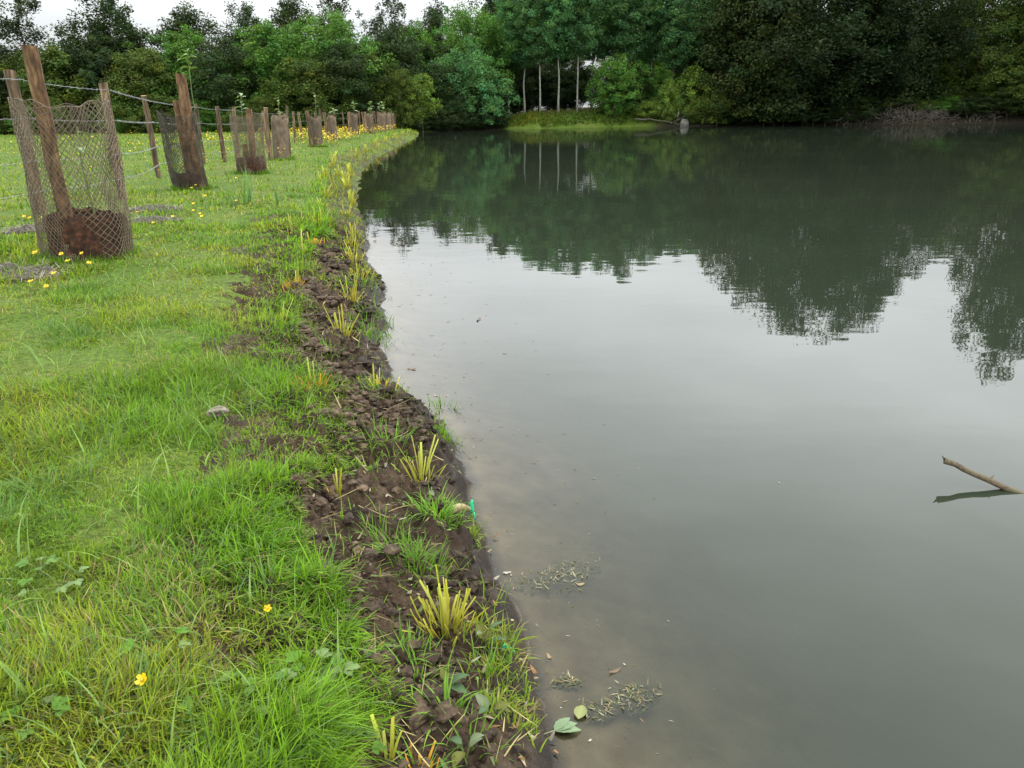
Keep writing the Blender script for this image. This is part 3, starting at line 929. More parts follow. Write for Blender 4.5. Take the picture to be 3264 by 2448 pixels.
put_tree('bush', 'round_bush', at(1965, 65), 65.2, 4.7, 4.4, 'round green bush at the right end of the grassy far bank', 'bush')
put_tree('dark', 'round_bush', at(2010, 66), 66.4, 3.9, 3.6, 'dark half of the bush pair beside the grassy bank', 'bush')
put_tree('bush', 'waterside_shrub', at(2085, 68), 68, 4.4, 3.8, 'fresh green shrub behind the round bush', 'bush')
put_tree('shrub', 'waterside_shrub', at(2130, 64.6), 64.8, 3.4, 2.4, 'yellow-green shrub with upright shoots by the far waterline', 'bush')
put_tree('shrub', 'waterside_shrub', at(2205, 66), 66.0, 4.4, 3.8, 'grey-green shrub below the tall poplars right of the yellow-green one', 'bush')
put_tree('shrub2', 'waterside_shrub', at(2290, 63.6), 63.9, 2.9, 3.8, 'pale brownish shrub at the water by the dark trees', 'bush')
put_tree('shrub', 'waterside_shrub', at(2060, 64.6), 64.9, 1.5, 2.4, 'low leafy plant cover beside the round bush', 'bush')
put_tree('shrub2', 'waterside_shrub', at(2205, 64), 64.3, 1.5, 2.2, 'low grey-green cover beside the pale stone block', 'bush')
put_tree('wide', 'bank_tree', at(2290, 71), 71, 12.6, 6.4, 'olive tree at the left flank of the big dark trees', 'tree')
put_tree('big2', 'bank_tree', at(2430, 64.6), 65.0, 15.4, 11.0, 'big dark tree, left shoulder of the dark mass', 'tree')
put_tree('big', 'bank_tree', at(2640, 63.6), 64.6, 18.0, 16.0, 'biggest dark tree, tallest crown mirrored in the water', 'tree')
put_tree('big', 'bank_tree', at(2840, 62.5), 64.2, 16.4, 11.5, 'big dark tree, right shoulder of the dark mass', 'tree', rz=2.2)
put_tree('wide', 'bank_tree', at(3130, 61), 62.4, 9.5, 8.0, 'olive tree with spreading leafy boughs over the right bank', 'tree')
put_tree('wide', 'bank_tree', at(3010, 66), 68.0, 10.0, 7.0, 'olive tree between the big dark tree and the spreading one', 'tree')
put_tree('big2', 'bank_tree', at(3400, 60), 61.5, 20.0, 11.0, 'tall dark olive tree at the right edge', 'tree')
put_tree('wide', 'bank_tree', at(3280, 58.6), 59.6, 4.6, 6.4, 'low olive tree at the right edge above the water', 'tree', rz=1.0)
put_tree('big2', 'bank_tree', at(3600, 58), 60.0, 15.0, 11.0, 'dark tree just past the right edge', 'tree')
for k, (u, H_) in enumerate(((1560, 6.0), (1640, 6.2), (1720, 5.6), (1800, 6.0), (1970, 6.4), (2050, 6.8), (2130, 6.6), (2220, 7.0), (2320, 7.0))):
    put_tree('dark' if k % 2 else 'ash2', 'undergrowth_tree', at(u, 88), 88, H_ * 1.1, 7.6, 'shadowy tree far behind the poplars, %s from the left' % 'first second third fourth fifth sixth seventh eighth ninth'.split()[k], 'tree')
for k, u in enumerate((2480, 2620, 2740, 2860, 2970)):
    put_tree('dark', 'undergrowth_tree', at(u, 66.5), 67, 3.4, 5.4, 'black-green undergrowth under the big dark trees, %s from the left' % ('first', 'second', 'third', 'fourth', 'fifth')[k], 'tree')
for k, u in enumerate((2360, 2560, 2760, 2950, 3150, 3350)):
    put_tree('dark', 'undergrowth_tree', at(u, 70), 71, 7.5, 9.0, 'dark understorey behind the big dark trees, %s from the left' % ('first', 'second', 'third', 'fourth', 'fifth', 'sixth')[k], 'tree')

# far bank herbage
fb = Acc()
n_ = 26000
x = rng.uniform(-5, 46, n_); s = rng.random(n_) ** 1.2 * 6
y = yf(x) + .05 + s
k = ((x > -.5) & (x < 13.5)) | ((x > 28) & (x < 37) & (s > .9) & (s < 3.2))
x, y, s = x[k], y[k], s[k]; n_ = len(x)
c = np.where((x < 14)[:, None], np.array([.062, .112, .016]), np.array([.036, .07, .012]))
yel = np.clip(1 - np.abs(x - 1.5) / 4, 0, 1) * (rng.random(n_) < .55)
c = c * (1 - yel[:, None]) + np.array([.16, .16, .012]) * yel[:, None]
tan_ = (s > 2.6) & (x > 3) & (x < 12) & (rng.random(n_) < .5)
c = np.where(tan_[:, None], np.array([.14, .12, .05]), c)
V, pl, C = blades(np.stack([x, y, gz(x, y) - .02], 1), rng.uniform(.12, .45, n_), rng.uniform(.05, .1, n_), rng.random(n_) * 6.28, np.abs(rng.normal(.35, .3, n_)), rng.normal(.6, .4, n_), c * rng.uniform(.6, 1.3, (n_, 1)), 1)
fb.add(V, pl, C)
o = link('bank_herbage', fb.mesh('bank_herbage', M_grass, smooth=False))
tag(o, 'rough green grass and weeds on the far bank', 'grass', kind='stuff')

# brushwood tangle on the right bank
def bent(p0, p1, sag, n=6, jit=.03):
    t_ = np.linspace(0, 1, n)[:, None]
    p = np.array(p0) * (1 - t_) + np.array(p1) * t_
    p[:, 2] += sag * 4 * (t_ * (1 - t_))[:, 0]
    return p + np.random.default_rng(int(abs(p0[0] * 997 + p1[1] * 131) * 10) % 99991).normal(0, jit, p.shape) * (np.sin(np.linspace(0, np.pi, n))[:, None])


for k, (x_, dy_, H_, W_, kd_) in enumerate(((26.2, 1.2, 1.9, 2.4, 'shrub2'), (28.6, 1.7, 1.8, 2.6, 'olive'), (30.6, 1.5, 1.7, 2.8, 'shrub2'), (32.4, 1.2, 2.0, 2.8, 'green'), (34.4, .7, 2.2, 3.0, 'dark'), (36.6, .7, 2.6, 3.2, 'olive'))):
    put_tree(kd_, 'bank_shrub', x_, float(yf(x_)) + dy_, H_ * .62, W_, 'low shrub on top of the brushwood bank, %s from the left' % ('first', 'second', 'third', 'fourth', 'fifth', 'sixth')[k], 'shrub', 'shrubs over the brushwood', sink=.2)
e = empty('brushwood_tangle', (29, 60.0, 0))
tag(e, 'grey tangle of dead branches and roots spilling down the right bank', 'brushwood')
for part, (x0, x1, cnt) in enumerate(((24.8, 28, 110), (27.5, 31, 170), (30.5, 35.5, 170))):
    a_ = Acc()
    for k in range(cnt):
        x = rng.uniform(x0, x1); yb = float(yf(x)) + rng.uniform(-.35, .7)
        z0_ = rng.uniform(-.05, .9) ** 1.0
        ln_ = rng.uniform(.4, 1.3); an_ = rng.uniform(0, np.pi); el_ = rng.normal(.35, .55)
        d_ = np.array([np.cos(an_) * np.cos(el_), -.35 * np.sin(an_), -np.sin(el_) * rng.choice([-1, 1])]) * ln_
        p0 = np.array((x - 29, yb - 60, z0_)); p1 = p0 + d_; p1[2] = np.clip(p1[2], -.1, 1.35)
        V, Q = tube(bent(tuple(p0), tuple(p1), rng.normal(.08, .18), 6, .09), np.linspace(1, .35, 6) * rng.uniform(.010, .034), 4, False)
        a_.add(V, Q)
    link('branch_heap', a_.mesh('branch_heap', M_stick), e)
# old stakes in the shade, fallen branch, block
for k, u in enumerate((2450, 2478, 2505, 2560, 2588, 2622, 2655, 2745, 2780)):
    x = at(u, 62); y = float(yf(x)) - .15
    h = (.6, .45, .5, .8, .4, .5, .45, 1.3, 1.0)[k]
    V, Q = tube([(0, 0, -.4), (.03, 0, h * .5), (.02 + .25 * (k in (7, 8)) * (1 if k == 8 else .4), .02, h)], [.05, .045, .035], 6)
    o = link('bank_stake', Acc().add(V, Q).mesh('bank_stake', M_bark), None, (x, y, 0))
    tag(o, 'old stake standing in the shaded far shallows, %s from the left' % 'first second third fourth fifth sixth seventh eighth ninth'.split()[k], 'stake', 'old stakes along the far bank')
e = empty('fallen_branch', (at(2090, 63.6), 63.5, .1))
tag(e, 'pale fallen branch lying along the far waterline', 'branch')
V, Q = tube(bent((-1.6, 0, .5), (2.4, .2, .0), .05, 8, .06), np.linspace(.05, .02, 8), 5); link('limb', Acc().add(V, Q).mesh('limb', M_stick), e)
for k, (a, b) in enumerate((((1.2, .1, .1), (2.6, .1, .75)), ((1.6, .1, .1), (1.9, .3, .6)))):
    V, Q = tube(bent(a, b, .05, 5, .04), np.linspace(.03, .012, 5), 5); link('twig', Acc().add(V, Q).mesh('twig', M_stick), e)


def rock(name, R, seed, mat, flat=.7, rough=.12, fn=None):
    g = np.random.default_rng(seed)
    V = I2v.copy()
    f = 1 + rough * sum(np.sin(V @ g.normal(0, 2.2 + 2 * k, 3) + g.random() * 6) / (1 + .6 * k) for k in range(5)) + g.normal(0, .02, len(V))
    V = V * f[:, None] * np.array(R) * np.array([1, 1, flat])
    return Acc().add(V, [F2v]).mesh(name, mat, smooth=False)


x = at(2185, 63.6)
o = link('stone_block', rock('stone_block', (.34, .3, .42), 3, mat_plain('old_stone', [(.3, (.06, .058, .05)), (.7, (.17, .165, .145))], 8, .9, .5, .03), 1.0, .08), None, (x, float(yf(x)) - .1, .15))
tag(o, 'pale stone block at the far waterline among the shrubs', 'stone')

# ------------------------------------------------------------------ fence
def post_mesh(name, H, r, lean, seed, mats, sides=11, taper=.92, split=False, depth=.25):
    g = np.random.default_rng(seed)
    n = 16
    z = np.linspace(-depth, H, n)
    an = np.linspace(0, 2 * np.pi, sides, endpoint=False)
    rr_ = r * np.interp(z, [-depth, H], [1, taper])
    prof = 1 + .07 * np.sin(2 * an + g.random() * 6) + .05 * g.normal(0, 1, sides)
    if split:
        prof = np.where(np.cos(an - 2.2) > .25, prof * .62, prof) + .05 * g.normal(0, 1, sides)
    ax = np.stack([lean[0] * np.clip(z, 0, 9) + .008 * np.cumsum(g.normal(0, .6, n)), lean[1] * np.clip(z, 0, 9) + .008 * np.cumsum(g.normal(0, .6, n))], 1)
    V = np.zeros((n, sides, 3))
    wob = 1 + .05 * g.normal(0, 1, (n, sides))
    V[..., 0] = ax[:, :1] + rr_[:, None] * prof * wob * np.cos(an)
    V[..., 1] = ax[:, 1:] + rr_[:, None] * prof * wob * np.sin(an)
    V[..., 2] = z[:, None]
    V[-1, :, 2] += .12 * r * np.sin(an + g.random() * 6)
    i = np.arange(n - 1)[:, None] * sides; j = np.arange(sides)[None]; j2 = (j + 1) % sides
    Q = np.stack([i + j, i + j2, i + sides + j2, i + sides + j], -1).reshape(-1, 4)
    a_ = Acc()
    a_.add(V, [Q])
    cap = V[-1] * 1.0
    cap = cap + np.array([0, 0, .0008])
    a_.add(np.concatenate([cap, cap.mean(0, keepdims=True)]), [np.stack([np.arange(sides), (np.arange(sides) + 1) % sides, np.full(sides, sides)], 1)], mi=1)
    return a_.mesh(name, mats)


FP = [(-5.9, 6.2, 1.62, .075), (-5.42, 9.1, 1.58, .068), (-5.36, 10.96, 1.50, .062), (-6.38, 14.48, 1.42, .050), (-7.27, 19.06, 1.36, .045), (-7.03, 19.8, 1.30, .060), (-7.18, 21.2, 1.28, .046),
      (-7.43, 24.7, 1.18, .05), (-7.6, 27.2, 1.15, .05), (-8.2, 31.0, 1.14, .05), (-8.85, 34.6, 1.13, .055), (-9.0, 37.8, 1.14, .05), (-9.15, 40.6, 1.12, .05), (-9.3, 43.5, 1.13, .05),
      (-9.4, 46.3, 1.12, .05), (-9.5, 49.2, 1.14, .05), (-9.5, 52.0, 1.12, .05), (-9.4, 54.6, 1.12, .05)]
fence = empty('wire_fence', (-7, 20, .3))
tag(fence, 'barbed wire fence on round wooden posts running along the meadow', 'fence')
F0v = np.array([-7, 20, .3])
tops = []
for k, (x, y, H, r) in enumerate(FP):
    z = float(gz(x, y))
    ln = (rng.normal(-.01, .02), rng.normal(0, .02))
    o = link('post', post_mesh('post', H, r, ln, 300 + k, [M_post, M_cut], split=(k % 3 == 2 and k > 3)), fence, (x + 7, y - 20, z - .3))
    tops.append((x, y, z + H))
tops = np.array(tops)
for w, (drop, sag) in enumerate(((.09, .015), (.47, .02), (.90, .03), (1.22, .03))):
    a_ = Acc()
    pts = []
    for k in range(len(tops) - 1):
        H = FP[k][2]; H2 = FP[k + 1][2]
        p0 = tops[k] - [0, 0, drop * H / 1.5]; p1 = tops[k + 1] - [0, 0, drop * H2 / 1.5]
        d = unit(p1 - p0); side = np.array([d[1], -d[0], 0])
        n_ = max(6, int(np.linalg.norm(p1 - p0) / (.05 if k < 4 else .12)))
        t_ = np.linspace(0, 1, n_)[:, None]
        seg = p0 * (1 - t_) + p1 * t_ + side * (FP[k][3] * .95)
        seg[:, 2] -= (sag * 4 * (t_ * (1 - t_)))[:, 0] * (1 + .4 * math.sin(k * 2.3 + w))
        amp = .003 if k < 4 else .001
        ph = np.arange(n_) * 1.9
        seg += np.stack([np.cos(ph) * amp, 0 * ph, np.sin(ph) * amp], 1)
        pts.append(seg if k == 0 else seg[1:])
        L_ = np.linalg.norm(p1 - p0)
        if k < 6:
            for q in np.arange(.06, L_, .115):
                c_ = p0 + (p1 - p0) * q / L_ + side * (FP[k][3] * .95)
                c_ = c_ - [0, 0, sag * 4 * (q / L_) * (1 - q / L_) * (1 + .4 * math.sin(k * 2.3 + w))]
                for s_ in (-1, 1):
                    v = unit(np.array([rng.normal(0, .5), rng.normal(0, .5), s_ * 1.0])) * .017
                    V, Q = tube([c_ - v, c_ + v], .0022, 3, False); a_.add(V, Q)
    V, Q = tube(np.concatenate(pts), .003, 5, False)
    a_.add(V, Q)
    a_.V = [v - F0v for v in a_.V]
    link('barbed_wire', a_.mesh('barbed_wire', M_wire), fence)


# ------------------------------------------------------------------ tree guards
def net_mesh(name, r0, r1, z0, z1, ncell, slope, thick, seed, mat, wob=.03, lean=(0, 0), rag=.05, steps=40, loose=.22):
    g = np.random.default_rng(seed)
    p = g.random(6) * 6.28
    a_ = Acc()

    def pos(a, h):
        rw = np.interp(h, [0, 1], [r0, r1]) * (1 + wob * np.sin(2 * a + p[0] + 2 * h) + wob * .8 * np.sin(3 * a + p[1] - 3 * h) + wob * .7 * np.sin(5 * a + 4 * h + p[2]))
        rw = rw * (1 + .03 * np.sin(9 * h + p[4]) * np.sin(a + p[5]) + .022 * np.sin(13 * a + 5 * h + p[3]) * h + .02 * np.sin(8 * a - 11 * h))
        zt = z1 + rag * np.sin(2 * a + p[3]) + rag * .5 * np.sin(5 * a + p[2]) + rag * .35 * np.sin(11 * a + p[5])
        return np.stack([rw * np.cos(a) + lean[0] * h, rw * np.sin(a) + lean[1] * h, z0 + (zt - z0) * h], -1)
    h = np.linspace(0, 1, steps)
    for s_ in (-1, 1):
        for k in range(ncell):
            a = 2 * np.pi * k / ncell + s_ * slope * h + .012 * np.sin(40 * h + k) + .02 * np.sin(7 * h + p[1])
            a = a + loose * (.5 * np.sin(2 * a + p[0]) + .35 * np.sin(5 * a + 3 * h + p[2]) + .25 * np.sin(9 * h + 3 * a + p[4]))
            V, Q = tube(pos(a, h), thick * g.uniform(.85, 1.15), 3, False)
            a_.add(V, Q)
    for hh in (0.0, 1.0):
        a = np.linspace(0, 2 * np.pi, ncell * 2 + 1)
        V, Q = tube(pos(a, np.full_like(a, hh)), thick, 3, False); a_.add(V, Q)
    return a_.mesh(name, mat)


def sheet_mesh(name, r, z0, z1, seed, mat, wob=.05, n=28, m=8, thick=.012, squash=1.0, bulge=0.0, ragged=.02):
    g = np.random.default_rng(seed); p = g.random(6) * 6.28
    a = np.linspace(0, 2 * np.pi, n, endpoint=False)[None]; h = np.linspace(0, 1, m)[:, None]
    def lay(rr_):
        rw = rr_ * (1 + wob * np.sin(3 * a + p[0] + h) + wob * .7 * np.sin(5 * a + p[1] + 2 * h) + bulge * np.sin(np.pi * h) + .02 * g.normal(0, 1, (m, n)))
        return np.stack([rw * np.cos(a), squash * rw * np.sin(a), z0 + (z1 - z0) * h + .05 * (z1 - z0) * h * np.sin(2 * a + p[2]) + ragged * (z1 - z0) * h ** 2 * g.normal(0, 1, (1, n))], -1)
    V = np.concatenate([lay(r).reshape(-1, 3), lay(r - thick).reshape(-1, 3)])
    i = np.arange(m - 1)[:, None] * n; j = np.arange(n)[None]; j2 = (j + 1) % n
    Q = np.stack([i + j, i + j2, i + n + j2, i + n + j], -1).reshape(-1, 4)
    Q2 = Q[:, ::-1] + m * n
    jj = np.arange(n); j3 = (jj + 1) % n; t_ = (m - 1) * n
    Q3 = np.stack([t_ + jj, t_ + j3, t_ + m * n + j3, t_ + m * n + jj], -1)
    return Acc().add(V, [np.concatenate([Q, Q2, Q3])]).mesh(name, mat)


def leaf_mesh(name, l, w, col, seed=0, mat=None, curl=.2, serr=0.0, n=7):
    t_ = np.linspace(0, 1, n)
    wid = w / 2 * np.sin(np.pi * t_ ** .8) ** .8
    if serr:
        wid = wid * (1 + serr * np.where(np.arange(n) % 2, 1, -1))
    wid[0] = w * .04; wid[-1] = .0005
    z = curl * l * (t_ - t_ ** 2 * 1.6)
    L_ = np.stack([t_ * l, wid, z + wid * .35], 1); M_ = np.stack([t_ * l, wid * 0, z], 1); R_ = np.stack([t_ * l, -wid, z + wid * .35], 1)
    V = np.concatenate([L_, M_, R_])
    i = np.arange(n - 1)
    Q = np.concatenate([np.stack([i, i + 1, n + i + 1, n + i], 1), np.stack([n + i, n + i + 1, 2 * n + i + 1, 2 * n + i], 1)])
    c = np.tile(np.array(col), (3 * n, 1)); c[n:2 * n] *= 1.25
    return Acc().add(V, [Q], c).mesh(name, mat or M_weed)


SAPL = leaf_mesh('sapling_leaf', .13, .065, (.12, .19, .06))
SAPL2 = leaf_mesh('sapling_leaf', .13, .06, (.19, .25, .13))


def sapling(x, y, z0, H, leaves, label, seed, zlo=.8, size=1.0):
    g = random.Random(seed)
    e = empty('sapling', (x, y, z0))
    tag(e, label, 'sapling', 'saplings in the tree guards')
    pa = np.array([(0, 0, 0), (.02, .01, H * .35), (-.01, .02, H * .7), (.02, 0, H)])
    V, Q = tube(pa, [.011, .009, .007, .004], 6)
    link('stem', Acc().add(V, Q).mesh('stem', M_stem), e)
    for k in range(leaves):
        zz = zlo * H + (H - zlo * H) * (k + .6) / leaves if leaves > 1 else H
        link('leaf', SAPL if g.random() < .6 else SAPL2, e, (.01, .01, zz), (g.uniform(-.5, .5), g.uniform(-.7, .25), k * 2.4 + g.random()), (size * g.uniform(.8, 1.25),) * 3)
    return e


# guard 1: tan netting round a tall split stake
x, y = -3.5, 6.42; z = float(gz(x, y))
e = empty('tree_guard', (x, y, z)); tag(e, 'tall tan diamond netting round a rough split stake, nearest guard', 'tree guard', 'netting tree guards along the fence')
link('netting', net_mesh('netting', .325, .345, .0, 1.20, 56, 2.35, .0030, 11, M_net, .045, (-.015, 0), .03), e)
link('stake', post_mesh('stake', 1.60, .058, (-.01, .0), 71, [M_stake, M_cut], split=True), e, (-.10, -.08, 0))
link('collar', sheet_mesh('collar', .30, -.02, .33, 5, M_coir, .04, n=44, ragged=.06), e)
sapling(x + .06, y + .02, z, 1.02, 4, 'young stem with pale green leaves inside the tan netting', 3, .55, 1.0)
# guard 2: dark netting, thick stake, short stake
x, y = -4.93, 12.25; z = float(gz(x, y))
e = empty('tree_guard', (x, y, z)); tag(e, 'dark close-meshed netting with a thick brown stake, second guard', 'tree guard', 'netting tree guards along the fence')
link('netting', net_mesh('netting', .235, .285, .0, 1.1, 46, 2.6, .0042, 12, M_net_dark, .06, (-.03, 0), .05, 30), e)
link('stake', post_mesh('stake', 1.66, .082, (-.03, 0), 72, [M_stake, M_cut]), e, (.155, -.05, 0))
link('stake', post_mesh('stake', 1.30, .062, (-.02, 0), 73, [M_stake, M_cut], split=True), e, (-.06, .12, 0))
link('collar', sheet_mesh('collar', .21, -.02, .24, 6, M_coir, .05, ragged=.08), e)
sapling(x + .19, y + .1, z, 1.98, 8, 'sapling with two whorls of leaves above the thick brown stake', 4, .86, 1.25)
# guard 3: fine netting with brown bulging collar
x, y = -5.08, 15.75; z = float(gz(x, y))
e = empty('tree_guard', (x, y, z)); tag(e, 'fine brown netting with a bulging rust-brown foot, third guard', 'tree guard', 'netting tree guards along the fence')
link('netting', net_mesh('netting', .275, .285, .0, 1.08, 52, 2.6, .0031, 13, M_net, .03, (.01, 0), .03, 30), e)
link('stake', post_mesh('stake', 1.2, .066, (.01, 0), 74, [M_stake, M_cut]), e, (.06, .0, 0))
link('stake', post_mesh('stake', .55, .045, (.0, 0), 75, [M_stake, M_cut]), e, (-.1, .05, 0))
link('collar', sheet_mesh('collar', .25, -.02, .30, 7, M_coir, .05, bulge=.12, ragged=.06), e)
sapling(x - .05, y - .02, z, 1.5, 8, 'sapling with bright broad leaves above the bulging guard', 6, .78, 1.2)
# guards wrapped in sheet, receding
GD = [(-5.75, 20.3, .28, 1.02, 1.24), (-6.52, 27.5, .24, .95, 1.15), (-7.3, 33.8, .24, .95, 1.12), (-7.75, 40.8, .30, 1.0, 1.1), (-7.4, 43.6, .26, .95, 1.1), (-7.9, 46.0, .26, .95, 1.1), (-7.5, 48.4, .3, 1.0, 1.1), (-8.0, 50.5, .26, .92, 1.1),
      (-7.7, 52.5, .3, .95, 1.1), (-8.3, 54.0, .25, .95, 1.05), (-7.9, 55.6, .27, .95, 1.05)]
ordn = 'fourth fifth sixth seventh eighth ninth tenth eleventh twelfth thirteenth fourteenth'.split()
for k, (x, y, r, h, hs) in enumerate(GD):
    z = float(gz(x, y))
    e = empty('tree_guard', (x, y, z)); tag(e, 'brown wrapped tree guard, %s guard along the fence from the near end' % ordn[k], 'tree guard', 'wrapped tree guards along the fence')
    link('wrapping', sheet_mesh('wrapping', r * (.72 if k < 3 else .55), -.02, h, 40 + k, M_wrap, .06, squash=.8), e)
    link('stake', post_mesh('stake', hs, .06, (-.02, 0), 80 + k, [M_post, M_cut], sides=8), e, (-r * .75, -.1 - r * .5, 0))
    link('stake', post_mesh('stake', hs * 1.05, .035, (.04 * math.sin(k * 2.7), .02), 180 + k, [M_post, M_cut], sides=7), e, (r * .62, .05, 0))
    e.rotation_euler = (.03 * math.sin(k * 1.3), .05 * math.sin(k * 2.1 + 1), 0)
    if k < 10:
        sapling(x + .05, y, z, 1.5 + .25 * math.sin(k * 2.2), 8 if k > 1 else 5, 'leafy sapling rising from the %s tree guard' % ordn[k], 20 + k, .72, 1.5 if k > 1 else 1.1)

# ------------------------------------------------------------------ sedge clumps
def sedge(x, y, H, ntall, nstub, spread, hue, label, seed, scale=1.0):
    g = np.random.default_rng(seed)
    z = float(top(np.array(x), np.array(y)))
    e = empty('sedge_clump', (x, y, z - .008)); tag(e, label, 'sedge', 'clipped sedge clumps planted along the bank')
    yel = np.array([.52, .58, .08]); org = np.array([.50, .23, .025]); olv = np.array([.16, .19, .022])
    dist = min(max(1.0, y / 5.5), 3.2)
    H = H * (1 if y < 7 else .88)
    if nstub:
        px = g.normal(0, spread * .45, nstub); py = g.normal(0, spread * .45, nstub)
        az = np.arctan2(py, px) + g.normal(0, .4, nstub)
        rad = np.hypot(px, py) / (spread + 1e-6)
        c = (olv * (1 - hue) + org * hue) * g.uniform(.65, 1.35, (nstub, 1))
        tip = (yel * (1 - hue) * .8 + org * 1.25 * hue) * g.uniform(.6, 1.2, (nstub, 1))
        V, pl, C = blades(np.stack([px, py, np.zeros(nstub) - .01], 1), g.uniform(.35, .62, nstub) * H, g.uniform(.004, .0065, nstub) * dist, az, .06 + .34 * rad + np.abs(g.normal(0, .12, nstub)), g.normal(.2, .3, nstub), c, 2, True, tip, g.normal(0, .9, nstub))
        link('tuft', Acc().add(V, pl, C).mesh('tuft', M_sedge, smooth=False), e)
    for k in range(ntall):
        a = g.random() * 6.28
        r_ = spread * .5 * g.random()
        V, pl, C = blades(np.array([[r_ * math.cos(a), r_ * math.sin(a), -.01]]), np.array([H * g.uniform(.78, 1.1)]), np.array([g.uniform(.0065, .010) * dist]), np.array([a]), np.array([abs(g.normal(.08, .12))]),
                          np.array([g.normal(.15, .22)]), (olv[None] * (1 - .5 * hue) + np.array([[.05, .02, 0]])) * g.uniform(.7, 1.2), 3, True, (yel * g.uniform(.6, 1.15) * np.array([1, g.uniform(.85, 1.05), g.uniform(.7, 1.8)]))[None], np.array([g.normal(0, .8)]))
        link('blade', Acc().add(V, pl, C).mesh('blade', M_sedge, smooth=False), e)
    return e


SED = [  # x, y, height, tall blades, stubs, spread, orange
    (-.178, 1.66, .175, 11, 60, .055, .15, 'large yellow-green sedge clump on dark mud near the round leaves'),
    (-.205, 1.215, .11, 0, 46, .05, .85, 'orange clipped sedge clump at the bottom edge'),
    (-.27, 1.235, .14, 5, 0, .03, .1, 'pale bare sedge blades beside the orange clump at the bottom edge'),
    (-.584, 2.29, .13, 3, 4, .02, .35, 'thin sedge shoot of two blades on the crumbly soil'),
    (-.342, 2.58, .20, 10, 30, .05, .1, 'tall yellow sedge clump just above the pale root'),
    (-.897, 3.25, .15, 4, 40, .065, .8, 'orange sedge clump with pale blades leaning from the turf edge'),
    (-.638, 3.45, .16, 3, 46, .055, .3, 'dense olive sedge clump at the water with three tall blades'),
    (-1.337, 4.33, .20, 2, 2, .03, .3, 'pair of tall pale sedge blades in the turf'),
    (-1.014, 4.42, .24, 9, 34, .06, .1, 'tall yellow sedge clump on the second grassy spit'),
    (-1.118, 5.28, .22, 6, 40, .06, .3, 'sedge clump with five upright blades above a dark mud lobe'),
    (-1.524, 5.34, .19, 4, 48, .08, .75, 'orange sedge clump on the landward side of the mud'),
    (-1.249, 6.2, .2, 3, 48, .07, .3, 'olive sedge clump with two tall blades at the water'),
    (-1.389, 6.82, .24, 5, 30, .06, .2, 'tall sedge clump beyond the olive one at the water'),
]
more = [(-1.62, 7.83, .27, 4, 26), (-1.70, 8.49, .2, 5, 26), (-1.839, 7.17, .14, 2, 50), (-2.05, 8.5, .26, 3, 14), (-2.2, 8.75, .2, 3, 20), (-2.547, 10.6, .17, 3, 36), (-2.80, 12.0, .3, 4, 20), (-1.757, 6.5, .22, 2, 2), (-2.188, 7.79, .25, 2, 2),
        (-2.15, 10.3, .22, 7, 26), (-2.42, 12.0, .3, 8, 20), (-2.95, 14.4, .3, 6, 20), (-3.2, 15.4, .26, 6, 20), (-3.42, 17.0, .34, 8, 20), (-4.45, 20.3, .3, 7, 16), (-3.5, 15.15, .28, 6, 16), (-4.05, 18.3, .28, 6, 16),
        (-4.4, 23.3, .3, 7, 14), (-4.65, 26.1, .3, 7, 14), (-3.45, 14.4, .24, 4, 10), (-3.5, 16.4, .26, 5, 12), (-4.7, 28.5, .3, 7, 12), (-5.1, 31.1, .3, 7, 12), (-5.2, 34.1, .3, 7, 12), (-5.4, 38.2, .3, 7, 12), (-5.65, 43.4, .3, 7, 10), (-5.9, 48, .3, 7, 10)]
more.sort(key=lambda a: a[1])
num = 'first second third fourth fifth sixth seventh eighth ninth tenth eleventh twelfth thirteenth fourteenth fifteenth sixteenth seventeenth eighteenth nineteenth twentieth'.split()
for k, m_ in enumerate(more):
    SED.append((*m_, .08 if m_[4] < 50 else .1, .15 if m_[4] < 40 else .8,
                'sedge clump farther up the bank, %s beyond the olive clumps' % num[k] if k < 20 else 'small far sedge clump near the bend of the bank, %s from the near side' % num[k - 20]))
for k, s_ in enumerate(SED):
    sedge(*s_, 500 + k)

# iris-like tall blades by the third guard
e = empty('iris_clump', (-3.45, 10.35, float(gz(-3.45, 10.35)))); tag(e, 'clump of tall grey-green sword leaves in the grass by the third guard', 'plant')
g = np.random.default_rng(9)
for k in range(24):
    a = g.random() * 6.28
    px = np.array([[g.normal(0, .2), g.normal(0, .12), -.01]])
    V, pl, C = blades(px, np.array([g.uniform(.3, .6)]), np.array([.030]), np.array([a]), np.array([abs(g.normal(.15, .15))]), np.array([abs(g.normal(.4, .3))]), np.array([[.11, .2, .07]]) * g.uniform(.8, 1.4), 4, False, None, np.array([g.normal(0, .7)]))
    link('blade', Acc().add(V, pl, C).mesh('blade', M_grass, smooth=False), e)

# ------------------------------------------------------------------ buttercups
def petal_mesh(w):
    V = [(0, 0, 0), (w * .55, -w * .42, w * .28), (w, -w * .32, w * .62), (w * 1.05, 0, w * .66), (w, w * .32, w * .62), (w * .55, w * .42, w * .28), (w * .6, 0, w * .2)]
    F = [(0, 1, 6), (1, 2, 6), (2, 3, 6), (3, 4, 6), (4, 5, 6), (5, 0, 6)]
    return Acc().add(V, [np.array(F)], (.72, .50, .006)).mesh('petal', M_petal)


PET = petal_mesh(.0125)
CEN = Acc().add(I0 * .004 + [0, 0, .003], [F0], (.55, .42, .02)).mesh('flower_centre', M_petal)


